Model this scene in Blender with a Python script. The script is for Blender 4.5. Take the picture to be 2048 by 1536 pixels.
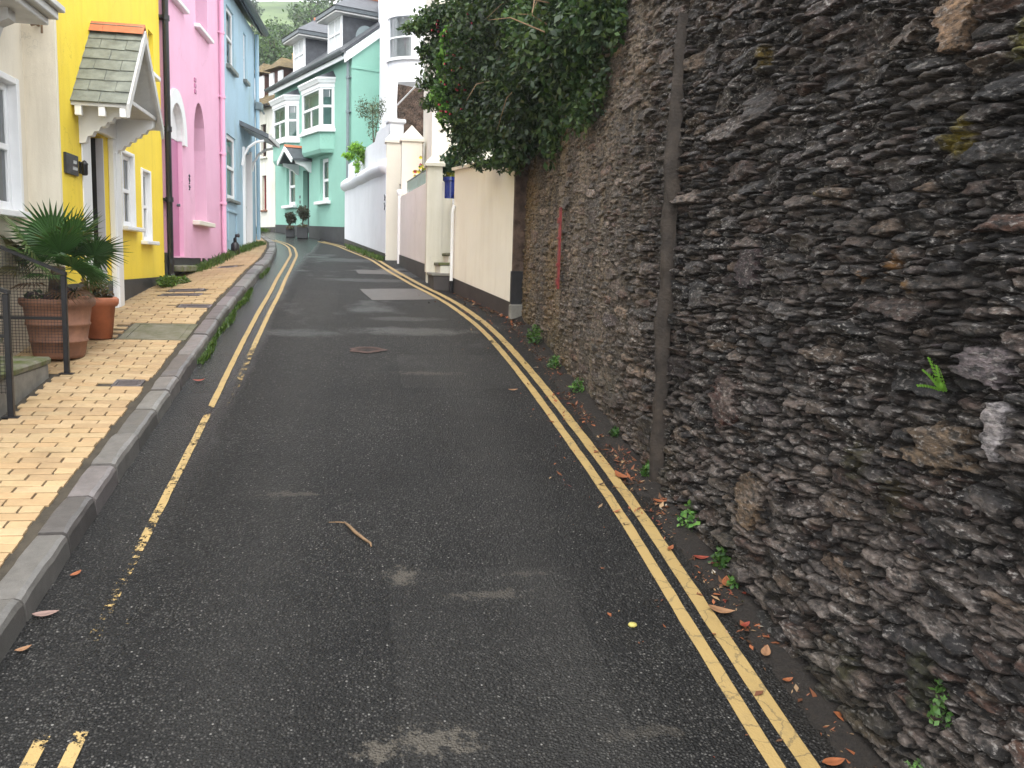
import bpy, bmesh, math, random
import numpy as np
from math import sin, cos, pi, radians, sqrt, atan2
from mathutils import Matrix, Vector

for o in list(bpy.data.objects): bpy.data.objects.remove(o)
SC = bpy.context.scene
COL = SC.collection
rnd = random.Random(7)
RG = np.random.default_rng(11)

# ------------------------------------------------------------------ camera
def cam_axes(yaw, pitch, roll):
    y, p, r = radians(yaw), radians(pitch), radians(roll)
    f = Vector((sin(y)*cos(p), cos(y)*cos(p), sin(p)))
    rt = Vector((cos(y), -sin(y), 0)); up = rt.cross(f)
    return cos(r)*rt + sin(r)*up, -sin(r)*rt + cos(r)*up, f
CR, CU, CF = cam_axes(10.2, -7.7, 1.7)
CAMZ = 2.025
cd = bpy.data.cameras.new('camera'); cam = bpy.data.objects.new('camera', cd); COL.objects.link(cam)
cd.sensor_width = 36; cd.lens = 1750/2048*36; cd.clip_start = .05; cd.clip_end = 3000
cam.matrix_world = Matrix(((CR.x, CU.x, -CF.x, 0), (CR.y, CU.y, -CF.y, 0), (CR.z, CU.z, -CF.z, CAMZ), (0, 0, 0, 1)))
SC.camera = cam

# ------------------------------------------------------------------ sky, sun, exposure (overcast)
SUN_EL, SUN_AZ = 54, 182      # azimuth measured clockwise from +Y (up the street)
w = bpy.data.worlds.new('World'); SC.world = w; w.use_nodes = True
nt = w.node_tree; nt.nodes.clear()
sky = nt.nodes.new('ShaderNodeTexSky'); sky.sky_type = 'NISHITA'; sky.sun_disc = False
sky.sun_elevation = radians(SUN_EL); sky.sun_rotation = radians(SUN_AZ); sky.dust_density = 4; sky.air_density = 1.0
hs = nt.nodes.new('ShaderNodeHueSaturation'); hs.inputs['Saturation'].default_value = .12
mx = nt.nodes.new('ShaderNodeMix'); mx.data_type = 'RGBA'; mx.inputs[0].default_value = .72
mx.inputs[7].default_value = (9.2, 9.5, 9.9, 1)      # the even cloud deck in front of the clear sky
bg = nt.nodes.new('ShaderNodeBackground'); bg.inputs[1].default_value = .12
wo = nt.nodes.new('ShaderNodeOutputWorld')
nt.links.new(sky.outputs[0], hs.inputs['Color']); nt.links.new(hs.outputs[0], mx.inputs[6])
nt.links.new(mx.outputs[2], bg.inputs[0]); nt.links.new(bg.outputs[0], wo.inputs[0])
sd = bpy.data.lights.new('sun', 'SUN'); sd.energy = 1.0; sd.angle = radians(35); sd.color = (1, .97, .92)
so = bpy.data.objects.new('sun', sd); COL.objects.link(so)
_a, _e = radians(SUN_AZ), radians(SUN_EL)
so.rotation_euler = Vector((-sin(_a)*cos(_e), -cos(_a)*cos(_e), -sin(_e))).to_track_quat('-Z', 'Y').to_euler()
so.location = (0, 0, 20)
vs = SC.view_settings; vs.view_transform = 'Standard'; vs.look = 'None'; vs.exposure = 1.6; vs.gamma = 1; vs.use_curve_mapping = False
SC.render.engine = 'CYCLES'
SC.cycles.use_denoising = True
SC.cycles.max_bounces = 6; SC.cycles.diffuse_bounces = 4; SC.cycles.transparent_max_bounces = 12
SC.cycles.volume_bounces = 0

# ------------------------------------------------------------------ numeric helpers
def prof(y):
    if y < 9: return .15*y
    if y < 13:
        t = y-9; return 1.35 + .15*t - .01*t*t
    return 1.79 + .07*(y-13)
def lerp_table(tab, y):
    return float(np.interp(y, [t[0] for t in tab], [t[1] for t in tab]))
KERB = [(-4, -1.31), (9, -1.30), (11, -1.28), (14.8, -1.37), (16.6, -1.47), (18, -1.56), (19.8, -1.73), (21.7, -2.05), (23.2, -2.45), (24.6, -3.2), (25.4, -4.4)]
def kerb_x(y): return lerp_table(KERB, y)
INNER = [(-4, -2.75), (7.7, -2.75), (7.85, -2.36), (11.7, -2.36), (15.5, -2.2), (19, -2.05), (19.3, -2.6), (26, -5)]
def inner_x(y): return lerp_table(INNER, y)
INOFF = [(-4, .11), (9.2, .11), (10.6, .06), (11.8, .02), (14, .04), (15.5, .09), (17.5, .12), (30, .12)]
def pave_z(x, y):
    k = kerb_x(y)-.14; i = inner_x(y)
    t = min(1, max(0, (k-x)/max(.2, k-i)))
    return prof(y) + .11*(1-t) + lerp_table(INOFF, y)*t

def hash2(ix, iy, s):
    n = (ix.astype(np.int64)*374761393 + iy.astype(np.int64)*668265263 + s*2147483647) & 0xffffffff
    n = ((n ^ (n >> 13))*1274126177) & 0xffffffff
    n = n ^ (n >> 16)
    return (n & 0xffffff)/float(0xffffff)
def vnoise(x, y, s=0):
    x = np.asarray(x, float); y = np.asarray(y, float)
    ix = np.floor(x); iy = np.floor(y); fx = x-ix; fy = y-iy
    fx = fx*fx*(3-2*fx); fy = fy*fy*(3-2*fy)
    a = hash2(ix, iy, s); b = hash2(ix+1, iy, s); c = hash2(ix, iy+1, s); d = hash2(ix+1, iy+1, s)
    return (a*(1-fx)+b*fx)*(1-fy) + (c*(1-fx)+d*fx)*fy
def fbm(x, y, o=4, s=0):
    t = 0; a = .5
    for i in range(o):
        t = t + a*vnoise(np.asarray(x)*2**i, np.asarray(y)*2**i, s+i*17); a *= .5
    return t

# ------------------------------------------------------------------ materials
MATS = {}
def _n(t, k, **kw):
    n = t.nodes.new(k)
    for a, b in kw.items(): setattr(n, a, b)
    return n
def new_mat(name):
    m = bpy.data.materials.new(name); m.use_nodes = True; t = m.node_tree; t.nodes.clear()
    out = _n(t, 'ShaderNodeOutputMaterial'); p = _n(t, 'ShaderNodeBsdfPrincipled')
    t.links.new(p.outputs[0], out.inputs[0]); MATS[name] = m
    return m, t, p, out
def noise(t, scale, detail=4, rough=.6, vec=None, dim='3D'):
    n = _n(t, 'ShaderNodeTexNoise'); n.inputs['Scale'].default_value = scale; n.inputs['Detail'].default_value = detail
    n.inputs['Roughness'].default_value = rough
    if vec: t.links.new(vec, n.inputs['Vector'])
    return n
def ramp(t, src, stops):
    r = _n(t, 'ShaderNodeValToRGB'); e = r.color_ramp.elements
    while len(e) < len(stops): e.new(.5)
    for i, (p, c) in enumerate(stops):
        e[i].position = p; e[i].color = (c if len(c) == 4 else (*c, 1)) if hasattr(c, '__len__') else (c, c, c, 1)
    t.links.new(src, r.inputs[0]); return r
def mixc(t, f, a, b, mode='MIX'):
    m = _n(t, 'ShaderNodeMix', data_type='RGBA', blend_type=mode)
    for s, i in ((f, 0), (a, 6), (b, 7)):
        if hasattr(s, 'links') or hasattr(s, 'is_linked'): t.links.new(s, m.inputs[i])
        elif i == 0: m.inputs[0].default_value = s
        else: m.inputs[i].default_value = (*s, 1) if len(s) == 3 else s
    return m.outputs[2]
def mathn(t, op, a, b=None, c=None):
    m = _n(t, 'ShaderNodeMath', operation=op)
    for i, s in enumerate((a, b, c)):
        if s is None: continue
        if hasattr(s, 'is_linked'): t.links.new(s, m.inputs[i])
        else: m.inputs[i].default_value = s
    return m.outputs[0]
def wpos(t):
    return _n(t, 'ShaderNodeNewGeometry').outputs['Position']
def scaled(t, v, s):
    m = _n(t, 'ShaderNodeVectorMath', operation='MULTIPLY'); t.links.new(v, m.inputs[0]); m.inputs[1].default_value = s
    return m.outputs[0]
def bump(t, p, h, strength, dist=.01):
    b = _n(t, 'ShaderNodeBump'); b.inputs['Strength'].default_value = strength; b.inputs['Distance'].default_value = dist
    t.links.new(h, b.inputs['Height']); t.links.new(b.outputs[0], p.inputs['Normal']); return b

def simple(name, col, rough=.6, var=.12, scale=6, metal=0, bumps=.15, bscale=60, bdist=.004, spec=.5, coat=0):
    m, t, p, out = new_mat(name); v = wpos(t)
    n = noise(t, scale, 5, .65, v)
    lo = tuple(c*(1-var) for c in col); hi = tuple(min(1, c*(1+var)) for c in col)
    r = ramp(t, n.outputs[0], [(.3, lo), (.7, hi)])
    t.links.new(r.outputs[0], p.inputs['Base Color'])
    p.inputs['Roughness'].default_value = rough; p.inputs['Metallic'].default_value = metal
    p.inputs['Specular IOR Level'].default_value = spec; p.inputs['Coat Weight'].default_value = coat
    if bumps: bump(t, p, noise(t, bscale, 5, .6, v).outputs[0], bumps, bdist)
    return m
def render_mat(name, col, dirt=(.28, .24, .18), amt=.5, streak=True, algae=None):
    """painted render: trowel waviness, fine grit, faint vertical run-off streaks and blotches"""
    m, t, p, out = new_mat(name); v = wpos(t)
    n1 = noise(t, 1.7, 6, .7, v)
    base = mixc(t, ramp(t, n1.outputs[0], [(.3, 0.), (.75, 1.)]).outputs[0], tuple(c*.94 for c in col), tuple(min(1, c*1.04) for c in col))
    n2 = noise(t, 1.0, 8, .7, scaled(t, v, (5, 5, .45)))
    s = ramp(t, n2.outputs[0], [(.5, 0.), (.82, 1.)])
    n3 = noise(t, .8, 4, .6, v)
    f = mathn(t, 'MULTIPLY', s.outputs[0], mathn(t, 'MULTIPLY', n3.outputs[0], amt*1.7))
    base = mixc(t, f, base, tuple(c*d*1.6 for c, d in zip(col, dirt)))
    if algae:
        n4 = noise(t, 1.6, 7, .75, scaled(t, v, (1, 1, .5)))
        base = mixc(t, mathn(t, 'MULTIPLY', ramp(t, n4.outputs[0], [(.5, 0.), (.72, 1.)]).outputs[0], .55), base, algae)
    ck = _n(t, 'ShaderNodeTexVoronoi', feature='DISTANCE_TO_EDGE'); ck.inputs['Scale'].default_value = .9
    wv = _n(t, 'ShaderNodeVectorMath', operation='ADD'); t.links.new(v, wv.inputs[0]); t.links.new(scaled(t, noise(t, 3, 5, .7, v).outputs['Color'], (.5, .5, .5)), wv.inputs[1]); t.links.new(wv.outputs[0], ck.inputs['Vector'])
    cf = mathn(t, 'MULTIPLY', ramp(t, ck.outputs[0], [(.0, 1.), (.006, 0.)]).outputs[0], ramp(t, noise(t, .9, 3, .6, v).outputs[0], [(.5, 0.), (.6, .45)]).outputs[0])
    base = mixc(t, cf, base, tuple(c*.45 for c in col))
    pt_ = noise(t, .55, 2, .4, v); base = mixc(t, ramp(t, pt_.outputs[0], [(.56, 0.), (.575, .35)]).outputs[0], base, tuple(min(1, c*.92+.02) for c in col))
    t.links.new(base, p.inputs['Base Color']); p.inputs['Roughness'].default_value = .75
    b1 = noise(t, 2.2, 4, .5, v); b2 = noise(t, 90, 4, .6, v)
    h = mathn(t, 'ADD', mathn(t, 'MULTIPLY', b1.outputs[0], 3.), mathn(t, 'MULTIPLY', b2.outputs[0], .35))
    bump(t, p, h, .35, .012)
    return m
def vcol_mat(name, rough=.8, bumps=.5, bscale=45, bdist=.01, stretch=(1, 1, 1), var=.35, spec=.4, wet=False):
    m, t, p, out = new_mat(name); v = wpos(t)
    a = _n(t, 'ShaderNodeAttribute', attribute_name='Col')
    n = noise(t, 26 if wet else 14, 10, .8, scaled(t, v, stretch))
    c = mixc(t, 1.0, a.outputs['Color'], ramp(t, n.outputs[0], [(.25, 1-var*1.3), (.75, 1+var)]).outputs[0], 'MULTIPLY')
    t.links.new(c, p.inputs['Base Color']); p.inputs['Roughness'].default_value = rough; p.inputs['Specular IOR Level'].default_value = spec
    n2 = noise(t, bscale, 8, .7, scaled(t, v, stretch))
    bump(t, p, n2.outputs[0], bumps, bdist)
    if wet or name == 'lime_mortar':
        k = 1. if wet else .7
        reg = ramp(t, noise(t, 2.2, 5, .7, v).outputs[0], [(.38, .15), (.62, 1.)]).outputs[0]
        fn = noise(t, 1., 5, .65, scaled(t, v, (60, 30, 84))); ff = mathn(t, 'MULTIPLY', ramp(t, fn.outputs[0], [(.55, 0.), (.65, 1.)]).outputs[0], mathn(t, 'MULTIPLY', reg, .95*k))
        fn2 = noise(t, 1., 6, .7, scaled(t, v, (40, 20, 52))); fd = ramp(t, fn2.outputs[0], [(.38, .12), (.56, 1.3)]).outputs[0]
        c = mixc(t, 1., c, fd, 'MULTIPLY')
        c = mixc(t, ff, c, mixc(t, noise(t, 7, 3, .6, v).outputs[0], (.22, .19, .165), (.52, .49, .46)))  # wet glints painted into the colour as pale flecks
        t.links.new(c, p.inputs['Base Color'])
        hh = mathn(t, 'ADD', n2.outputs[0], mathn(t, 'MULTIPLY', mathn(t, 'ADD', fn.outputs[0], fn2.outputs[0]), .9)); bump(t, p, hh, bumps, bdist)
    if wet:
        w1 = noise(t, 2.5, 5, .6, v)
        t.links.new(ramp(t, w1.outputs[0], [(.35, (.40,)*3), (.65, (.8,)*3)]).outputs[0], p.inputs['Roughness'])
    return m
def leaf_mat(name, trans=.25, rough=.45, spec=.4):
    m, t, p, out = new_mat(name)
    a = _n(t, 'ShaderNodeAttribute', attribute_name='Col')
    t.links.new(a.outputs['Color'], p.inputs['Base Color']); p.inputs['Roughness'].default_value = rough; p.inputs['Specular IOR Level'].default_value = spec
    tr = _n(t, 'ShaderNodeBsdfTranslucent'); t.links.new(mixc(t, 1., a.outputs['Color'], (1.3, 1.35, .7), 'MULTIPLY'), tr.inputs[0])
    ms = _n(t, 'ShaderNodeMixShader'); ms.inputs[0].default_value = trans
    t.links.new(p.outputs[0], ms.inputs[1]); t.links.new(tr.outputs[0], ms.inputs[2]); t.links.new(ms.outputs[0], out.inputs[0])
    return m
def glass_mat(name, tint=(.9, .95, .95), refl=.25, dark=.75):
    m, t, p, out = new_mat(name); t.nodes.remove(p)
    tr = _n(t, 'ShaderNodeBsdfTransparent'); tr.inputs[0].default_value = (*[c*dark for c in tint], 1)
    gl = _n(t, 'ShaderNodeBsdfGlossy'); gl.inputs['Roughness'].default_value = .04
    lw = _n(t, 'ShaderNodeLayerWeight'); lw.inputs[0].default_value = .35
    v = wpos(t); n = noise(t, 3, 2, .5, v); b = _n(t, 'ShaderNodeBump'); b.inputs['Strength'].default_value = .06; b.inputs['Distance'].default_value = .02
    t.links.new(n.outputs[0], b.inputs['Height']); t.links.new(b.outputs[0], gl.inputs['Normal'])
    f = mathn(t, 'ADD', mathn(t, 'MULTIPLY', lw.outputs['Fresnel'], .8), refl*.3)
    ms = _n(t, 'ShaderNodeMixShader'); t.links.new(f, ms.inputs[0]); t.links.new(tr.outputs[0], ms.inputs[1]); t.links.new(gl.outputs[0], ms.inputs[2])
    t.links.new(ms.outputs[0], out.inputs[0]); return m

def asphalt_mat():
    m, t, p, out = new_mat('asphalt'); v = wpos(t)
    sx = _n(t, 'ShaderNodeSeparateXYZ'); t.links.new(v, sx.inputs[0]); X, Y, Z = sx.outputs
    big = noise(t, .55, 6, .65, v); mid = noise(t, 3.2, 6, .7, v)
    base = mixc(t, ramp(t, big.outputs[0], [(.35, 0.), (.7, 1.)]).outputs[0], (.0060, .0060, .0063), (.0125, .012, .0115))
    base = mixc(t, mathn(t, 'MULTIPLY', ramp(t, mid.outputs[0], [(.4, 0.), (.8, 1.)]).outputs[0], .5), base, (.024, .0225, .0205))
    # aggregate chips
    vo = _n(t, 'ShaderNodeTexVoronoi'); vo.inputs['Scale'].default_value = 92; t.links.new(v, vo.inputs['Vector'])
    chip = ramp(t, vo.outputs['Distance'], [(.30, 1.), (.52, 0.)])
    sel = _n(t, 'ShaderNodeSeparateColor'); t.links.new(vo.outputs['Color'], sel.inputs[0])
    cf = mathn(t, 'MULTIPLY', chip.outputs[0], ramp(t, sel.outputs[0], [(.30, 0.), (.85, 1.)]).outputs[0])
    chipc = mixc(t, sel.outputs[1], (.040, .038, .035), (.145, .138, .128))
    patch = noise(t, 1.1, 5, .6, v)
    cf2 = mathn(t, 'MULTIPLY', cf, ramp(t, patch.outputs[0], [(.3, .45), (.65, 1.)]).outputs[0])
    base = mixc(t, cf2, base, chipc)
    vo2 = _n(t, 'ShaderNodeTexVoronoi'); vo2.inputs['Scale'].default_value = 38; t.links.new(v, vo2.inputs['Vector'])
    sel2 = _n(t, 'ShaderNodeSeparateColor'); t.links.new(vo2.outputs['Color'], sel2.inputs[0])
    cf3 = mathn(t, 'MULTIPLY', ramp(t, vo2.outputs['Distance'], [(.12, 1.), (.2, 0.)]).outputs[0], ramp(t, sel2.outputs[0], [(.82, 0.), (.86, 1.)]).outputs[0])
    base = mixc(t, cf3, base, (.22, .21, .195))
    # scuffed pale spots with ragged edges
    sn = noise(t, 20, 9, .8, v)
    spots = [(-.36, 4.87, .17, .05, .5), (.21, 3.92, .09, .10, .8), (.62, 3.72, .22, .05, .55), (.27, 2.78, .19, .09, .85), (.10, 2.75, .10, .07, .8), (.80, 3.9, .13, .03, .5), (1.0, 2.75, .2, .05, .35), (-.75, 2.62, .12, .08, .4), (.62, 7.35, .35, .07, .55)]
    acc = None
    for (cx, cy, rx, ry, k) in spots:
        dx = mathn(t, 'DIVIDE', mathn(t, 'SUBTRACT', X, cx), rx); dy = mathn(t, 'DIVIDE', mathn(t, 'SUBTRACT', Y, cy), ry)
        d = mathn(t, 'SQRT', mathn(t, 'ADD', mathn(t, 'MULTIPLY', dx, dx), mathn(t, 'MULTIPLY', dy, dy)))
        d = mathn(t, 'ADD', d, mathn(t, 'MULTIPLY', mathn(t, 'SUBTRACT', sn.outputs[0], .5), 5.0))
        f = mathn(t, 'MULTIPLY', ramp(t, d, [(.45, 1.), (.8, 0.)]).outputs[0], k)
        acc = f if acc is None else mathn(t, 'MAXIMUM', acc, f)
    base = mixc(t, acc, base, (.105, .092, .075))
    # an old utility trench reinstatement: squarish, paler, with tarred seams, and tyre-polished tracks
    jx = mathn(t, 'ADD', X, mathn(t, 'MULTIPLY', mathn(t, 'SUBTRACT', noise(t, 6, 4, .6, v).outputs[0], .5), .05)); jy = mathn(t, 'ADD', Y, mathn(t, 'MULTIPLY', mathn(t, 'SUBTRACT', noise(t, 5, 4, .6, v).outputs[0], .5), .06))
    for (x0, x1, y0, y1, k) in [(.14, .98, 2.2, 3.98, .14), (.35, 1.35, 6.9, 8.0, .15), (-.75, -.2, 9.4, 11.4, .15)]:
        q = mathn(t, 'MINIMUM', mathn(t, 'MINIMUM', mathn(t, 'SUBTRACT', jx, x0), mathn(t, 'SUBTRACT', x1, jx)), mathn(t, 'MINIMUM', mathn(t, 'SUBTRACT', jy, y0), mathn(t, 'SUBTRACT', y1, jy)))
        base = mixc(t, mathn(t, 'MULTIPLY', ramp(t, q, [(.0, 0.), (.02, 1.)]).outputs[0], k), base, (.055, .052, .048))
        sm = mathn(t, 'MULTIPLY', ramp(t, mathn(t, 'ABSOLUTE', q), [(.004, 1.), (.016, 0.)]).outputs[0], mathn(t, 'MULTIPLY', noise(t, 3, 4, .6, v).outputs[0], .8)); base = mixc(t, sm, base, (.006, .006, .006))
    for cx in (-.45, .85):
        tw_ = mathn(t, 'MULTIPLY', ramp(t, mathn(t, 'ABSOLUTE', mathn(t, 'SUBTRACT', jx, cx)), [(.05, 1.), (.3, 0.)]).outputs[0], mathn(t, 'MULTIPLY', noise(t, 1.3, 5, .7, v).outputs[0], .4)); base = mixc(t, tw_, base, (.045, .043, .040))
    ck = _n(t, 'ShaderNodeTexVoronoi', feature='DISTANCE_TO_EDGE'); ck.inputs['Scale'].default_value = .7; wv = _n(t, 'ShaderNodeVectorMath', operation='ADD'); t.links.new(v, wv.inputs[0]); t.links.new(scaled(t, noise(t, 4, 6, .75, v).outputs['Color'], (.5, .5, .5)), wv.inputs[1]); t.links.new(wv.outputs[0], ck.inputs['Vector'])
    cf_ = mathn(t, 'MULTIPLY', ramp(t, ck.outputs[0], [(.0, 1.), (.007, 0.)]).outputs[0], ramp(t, noise(t, .8, 3, .6, v).outputs[0], [(.5, 0.), (.58, .9)]).outputs[0]); base = mixc(t, cf_, base, (.004, .004, .004))
    # moss and dirt at the right-hand edge
    en = noise(t, 5, 7, .75, v)
    ed = mathn(t, 'ADD', mathn(t, 'SUBTRACT', X, 1.50), mathn(t, 'MULTIPLY', mathn(t, 'SUBTRACT', en.outputs[0], .5), .35))
    base = mixc(t, mathn(t, 'MULTIPLY', ramp(t, ed, [(.02, 0.), (.2, 1.)]).outputs[0], .75), base, (.012, .009, .006))
    t.links.new(base, p.inputs['Base Color'])
    # damp: gutter by the kerb, and pools further up
    wn = noise(t, .8, 4, .6, scaled(t, v, (1, .8, 1)))
    gut = ramp(t, mathn(t, 'ADD', X, mathn(t, 'MULTIPLY', wn.outputs[0], .35)), [(0, 1.), (1, 0.)])
    gx = mathn(t, 'SUBTRACT', -.72, mathn(t, 'ADD', X, mathn(t, 'MULTIPLY', wn.outputs[0], .22)))
    g = ramp(t, gx, [(.0, 0.), (.14, 1.)]).outputs[0]
    fy = ramp(t, mathn(t, 'MULTIPLY', Y, .05), [(.20, .25), (.38, 1.)]).outputs[0]
    g = mathn(t, 'MULTIPLY', g, fy)
    pool = mathn(t, 'MULTIPLY', ramp(t, wn.outputs[0], [(.56, 0.), (.66, 1.)]).outputs[0], ramp(t, mathn(t, 'MULTIPLY', Y, .05), [(.36, 0.), (.46, .7)]).outputs[0])
    for (cx, cy, rx, ry, k) in [(.55, 8.9, .75, .22, .8), (-.55, 8.75, .5, .2, .6), (.2, 12.6, .9, .3, .5), (-.2, 16.5, .8, .6, .5), (.5, 9.5, .5, .15, .5)]:
        dx = mathn(t, 'DIVIDE', mathn(t, 'SUBTRACT', X, cx), rx); dy = mathn(t, 'DIVIDE', mathn(t, 'SUBTRACT', Y, cy), ry)
        d = mathn(t, 'ADD', mathn(t, 'SQRT', mathn(t, 'ADD', mathn(t, 'MULTIPLY', dx, dx), mathn(t, 'MULTIPLY', dy, dy))), mathn(t, 'MULTIPLY', mathn(t, 'SUBTRACT', en.outputs[0], .5), 1.6))
        pool = mathn(t, 'MAXIMUM', pool, mathn(t, 'MULTIPLY', ramp(t, d, [(.5, 1.), (1., 0.)]).outputs[0], k))
    wet = mathn(t, 'MAXIMUM', g, pool)
    rr = mathn(t, 'SUBTRACT', .62, mathn(t, 'MULTIPLY', wet, .42))
    t.links.new(rr, p.inputs['Roughness']); p.inputs['Specular IOR Level'].default_value = .24
    h = mathn(t, 'ADD', mathn(t, 'MULTIPLY', vo.outputs['Distance'], -1.), mathn(t, 'MULTIPLY', noise(t, 260, 3, .6, v).outputs[0], .35))
    b = bump(t, p, h, 1., .016)
    t.links.new(mathn(t, 'SUBTRACT', 1., mathn(t, 'MULTIPLY', wet, .6)), b.inputs['Strength'])
    return m
def paint_mat():
    m, t, p, out = new_mat('yellow_paint'); v = wpos(t)
    a = _n(t, 'ShaderNodeAttribute', attribute_name='Col'); wear = _n(t, 'ShaderNodeSeparateColor'); t.links.new(a.outputs['Color'], wear.inputs[0])
    n = noise(t, 34, 7, .75, v); n2 = noise(t, 4, 5, .7, v)
    c = mixc(t, n2.outputs[0], (.285, .188, .064), (.41, .29, .115))
    n5 = noise(t, 12, 6, .7, v); c = mixc(t, mathn(t, 'MULTIPLY', ramp(t, n5.outputs[0], [(.55, 0.), (.8, 1.)]).outputs[0], .5), c, (.16, .12, .06))
    # crazing: thin dark cracks across the line
    vo = _n(t, 'ShaderNodeTexVoronoi', feature='DISTANCE_TO_EDGE'); vo.inputs['Scale'].default_value = 6.5
    wv = _n(t, 'ShaderNodeVectorMath', operation='ADD'); t.links.new(v, wv.inputs[0])
    ns = noise(t, 9, 4, .6, v); t.links.new(scaled(t, ns.outputs['Color'], (.12, .12, .12)), wv.inputs[1]); t.links.new(wv.outputs[0], vo.inputs['Vector'])
    crack = ramp(t, vo.outputs[0], [(.008, 1.), (.03, 0.)]).outputs[0]
    c = mixc(t, mathn(t, 'MULTIPLY', crack, .5), c, (.05, .045, .035))
    t.links.new(c, p.inputs['Base Color']); p.inputs['Roughness'].default_value = .6
    vo3 = _n(t, 'ShaderNodeTexVoronoi'); vo3.inputs['Scale'].default_value = 105; t.links.new(v, vo3.inputs['Vector'])
    bump(t, p, mathn(t, 'MULTIPLY', vo3.outputs['Distance'], -1.), .3, .004)
    lev = mathn(t, 'ADD', mathn(t, 'MULTIPLY', mathn(t, 'SUBTRACT', n.outputs[0], .5), 1.3), mathn(t, 'MULTIPLY', mathn(t, 'SUBTRACT', noise(t, 9, 5, .7, v).outputs[0], .5), 1.1))
    lev = mathn(t, 'ADD', mathn(t, 'ADD', lev, .5), wear.outputs[0])      # wear 0 = half gone, +1 = whole
    tr = _n(t, 'ShaderNodeBsdfTransparent'); ms = _n(t, 'ShaderNodeMixShader')
    t.links.new(ramp(t, lev, [(.5, 0.), (.56, 1.)]).outputs[0], ms.inputs[0])
    t.links.new(tr.outputs[0], ms.inputs[1]); t.links.new(p.outputs[0], ms.inputs[2]); t.links.new(ms.outputs[0], out.inputs[0])
    return m

M = {}
M['asphalt'] = asphalt_mat(); M['paint'] = paint_mat()
M['patch'] = simple('tarmac_patch', (.055, .047, .043), .5, .25, 8, bumps=.5, bscale=120, bdist=.005)
M['cream'] = render_mat('cream_render', (.78, .71, .58), amt=.4)
M['yellow'] = render_mat('yellow_render', (.90, .67, .05), dirt=(.42, .38, .4), amt=.55)
M['pink'] = render_mat('pink_render', (.78, .43, .585), dirt=(.46, .40, .42), amt=.5)
M['pinkdark'] = simple('pink_door_paint', (.48, .17, .31), .45, .06, 3, bumps=.05)
M['blue'] = render_mat('blue_render', (.36, .52, .62), dirt=(.4, .42, .4), amt=.45, algae=(.26, .34, .28))
M['mint'] = render_mat('mint_render', (.25, .48, .39), dirt=(.45, .45, .42), amt=.3)
M['white'] = render_mat('white_render', (.80, .81, .84), dirt=(.45, .44, .42), amt=.35)
M['offwhite'] = render_mat('offwhite_render', (.74, .70, .60), dirt=(.4, .38, .3), amt=.5)
M['creamwall'] = render_mat('cream_wall_render', (.83, .77, .67), dirt=(.45, .4, .34), amt=.6)
M['pinkwall'] = render_mat('pale_pink_render', (.80, .755, .70), dirt=(.45, .42, .38), amt=.4)
M['aged'] = render_mat('aged_white_render', (.68, .66, .58), dirt=(.3, .3, .2), amt=.8, algae=(.34, .33, .22))
M['plinth'] = simple('black_plinth_paint', (.028, .028, .030), .55, .35, 5, bumps=.4, bscale=40, bdist=.006)
M['brownplinth'] = simple('dark_brown_plinth_paint', (.045, .038, .036), .6, .3, 4, bumps=.35, bscale=40, bdist=.006)
M['whitepaint'] = simple('white_gloss_paint', (.80, .80, .80), .35, .04, 5, bumps=.06, bscale=40)
M['oldpaint'] = simple('grey_white_old_paint', (.55, .54, .52), .5, .12, 8, bumps=.2, bscale=50)
M['iron'] = simple('black_iron', (.012, .012, .014), .38, .4, 20, bumps=.2, bscale=120, bdist=.002)
M['pvc'] = simple('grey_plastic_pipe', (.16, .20, .21), .4, .1)
M['slate'] = simple('grey_slate', (.17, .185, .165), .55, .35, 9, bumps=.45, bscale=35, bdist=.006)
M['darkslate'] = simple('dark_slate', (.065, .07, .08), .45, .3, 7, bumps=.4, bscale=30, bdist=.006)
M['ridge'] = simple('terracotta_ridge_tile', (.46, .15, .07), .7, .2, 9, bumps=.3, bscale=60)
M['pot'] = simple('weathered_terracotta', (.235, .115, .072), .75, .35, 7, bumps=.35, bscale=60, bdist=.005)
M['pot2'] = simple('orange_terracotta', (.42, .14, .065), .65, .2, 7, bumps=.2, bscale=70, bdist=.004)
M['soil'] = simple('potting_soil', (.014, .010, .007), .95, .5, 40, bumps=.9, bscale=60, bdist=.02)
M['brick'] = vcol_mat('buff_paver', .75, .35, 130, .003, var=.13)
def _stain(m):
    t = m.node_tree; p = [n for n in t.nodes if n.type == 'BSDF_PRINCIPLED'][0]; src = p.inputs['Base Color'].links[0].from_socket; v = wpos(t)
    a = ramp(t, noise(t, 1.6, 8, .75, v).outputs[0], [(.50, 0.), (.72, .5)]).outputs[0]; c = mixc(t, a, src, (.17, .115, .06))
    b = ramp(t, noise(t, 7, 6, .8, v).outputs[0], [(.66, 0.), (.74, .75)]).outputs[0]; c = mixc(t, b, c, (.06, .045, .03)); t.links.new(c, p.inputs['Base Color'])
_stain(M['brick'])
M['kerb'] = vcol_mat('granite_kerb', .42, .5, 120, .004, var=.3)
M['stone'] = vcol_mat('rubble_stone', .6, .9, 34, .016, stretch=(1, .6, 2.4), var=.65, spec=.5, wet=True)
M['mortar'] = vcol_mat('lime_mortar', .9, .9, 60, .014, var=.5)
M['joint'] = simple('pavement_bedding', (.045, .036, .024), .9, .4, 12, bumps=.6, bscale=70, bdist=.006)
M['concrete'] = simple('worn_concrete', (.20, .19, .165), .8, .35, 5, bumps=.5, bscale=60, bdist=.006)
M['cement'] = simple('cement_casing', (.030, .022, .016), .85, .5, 9, bumps=.8, bscale=45, bdist=.012)
M['ironcover'] = simple('cast_iron_cover', (.10, .085, .085), .5, .35, 14, bumps=.5, bscale=90, bdist=.004)
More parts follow.
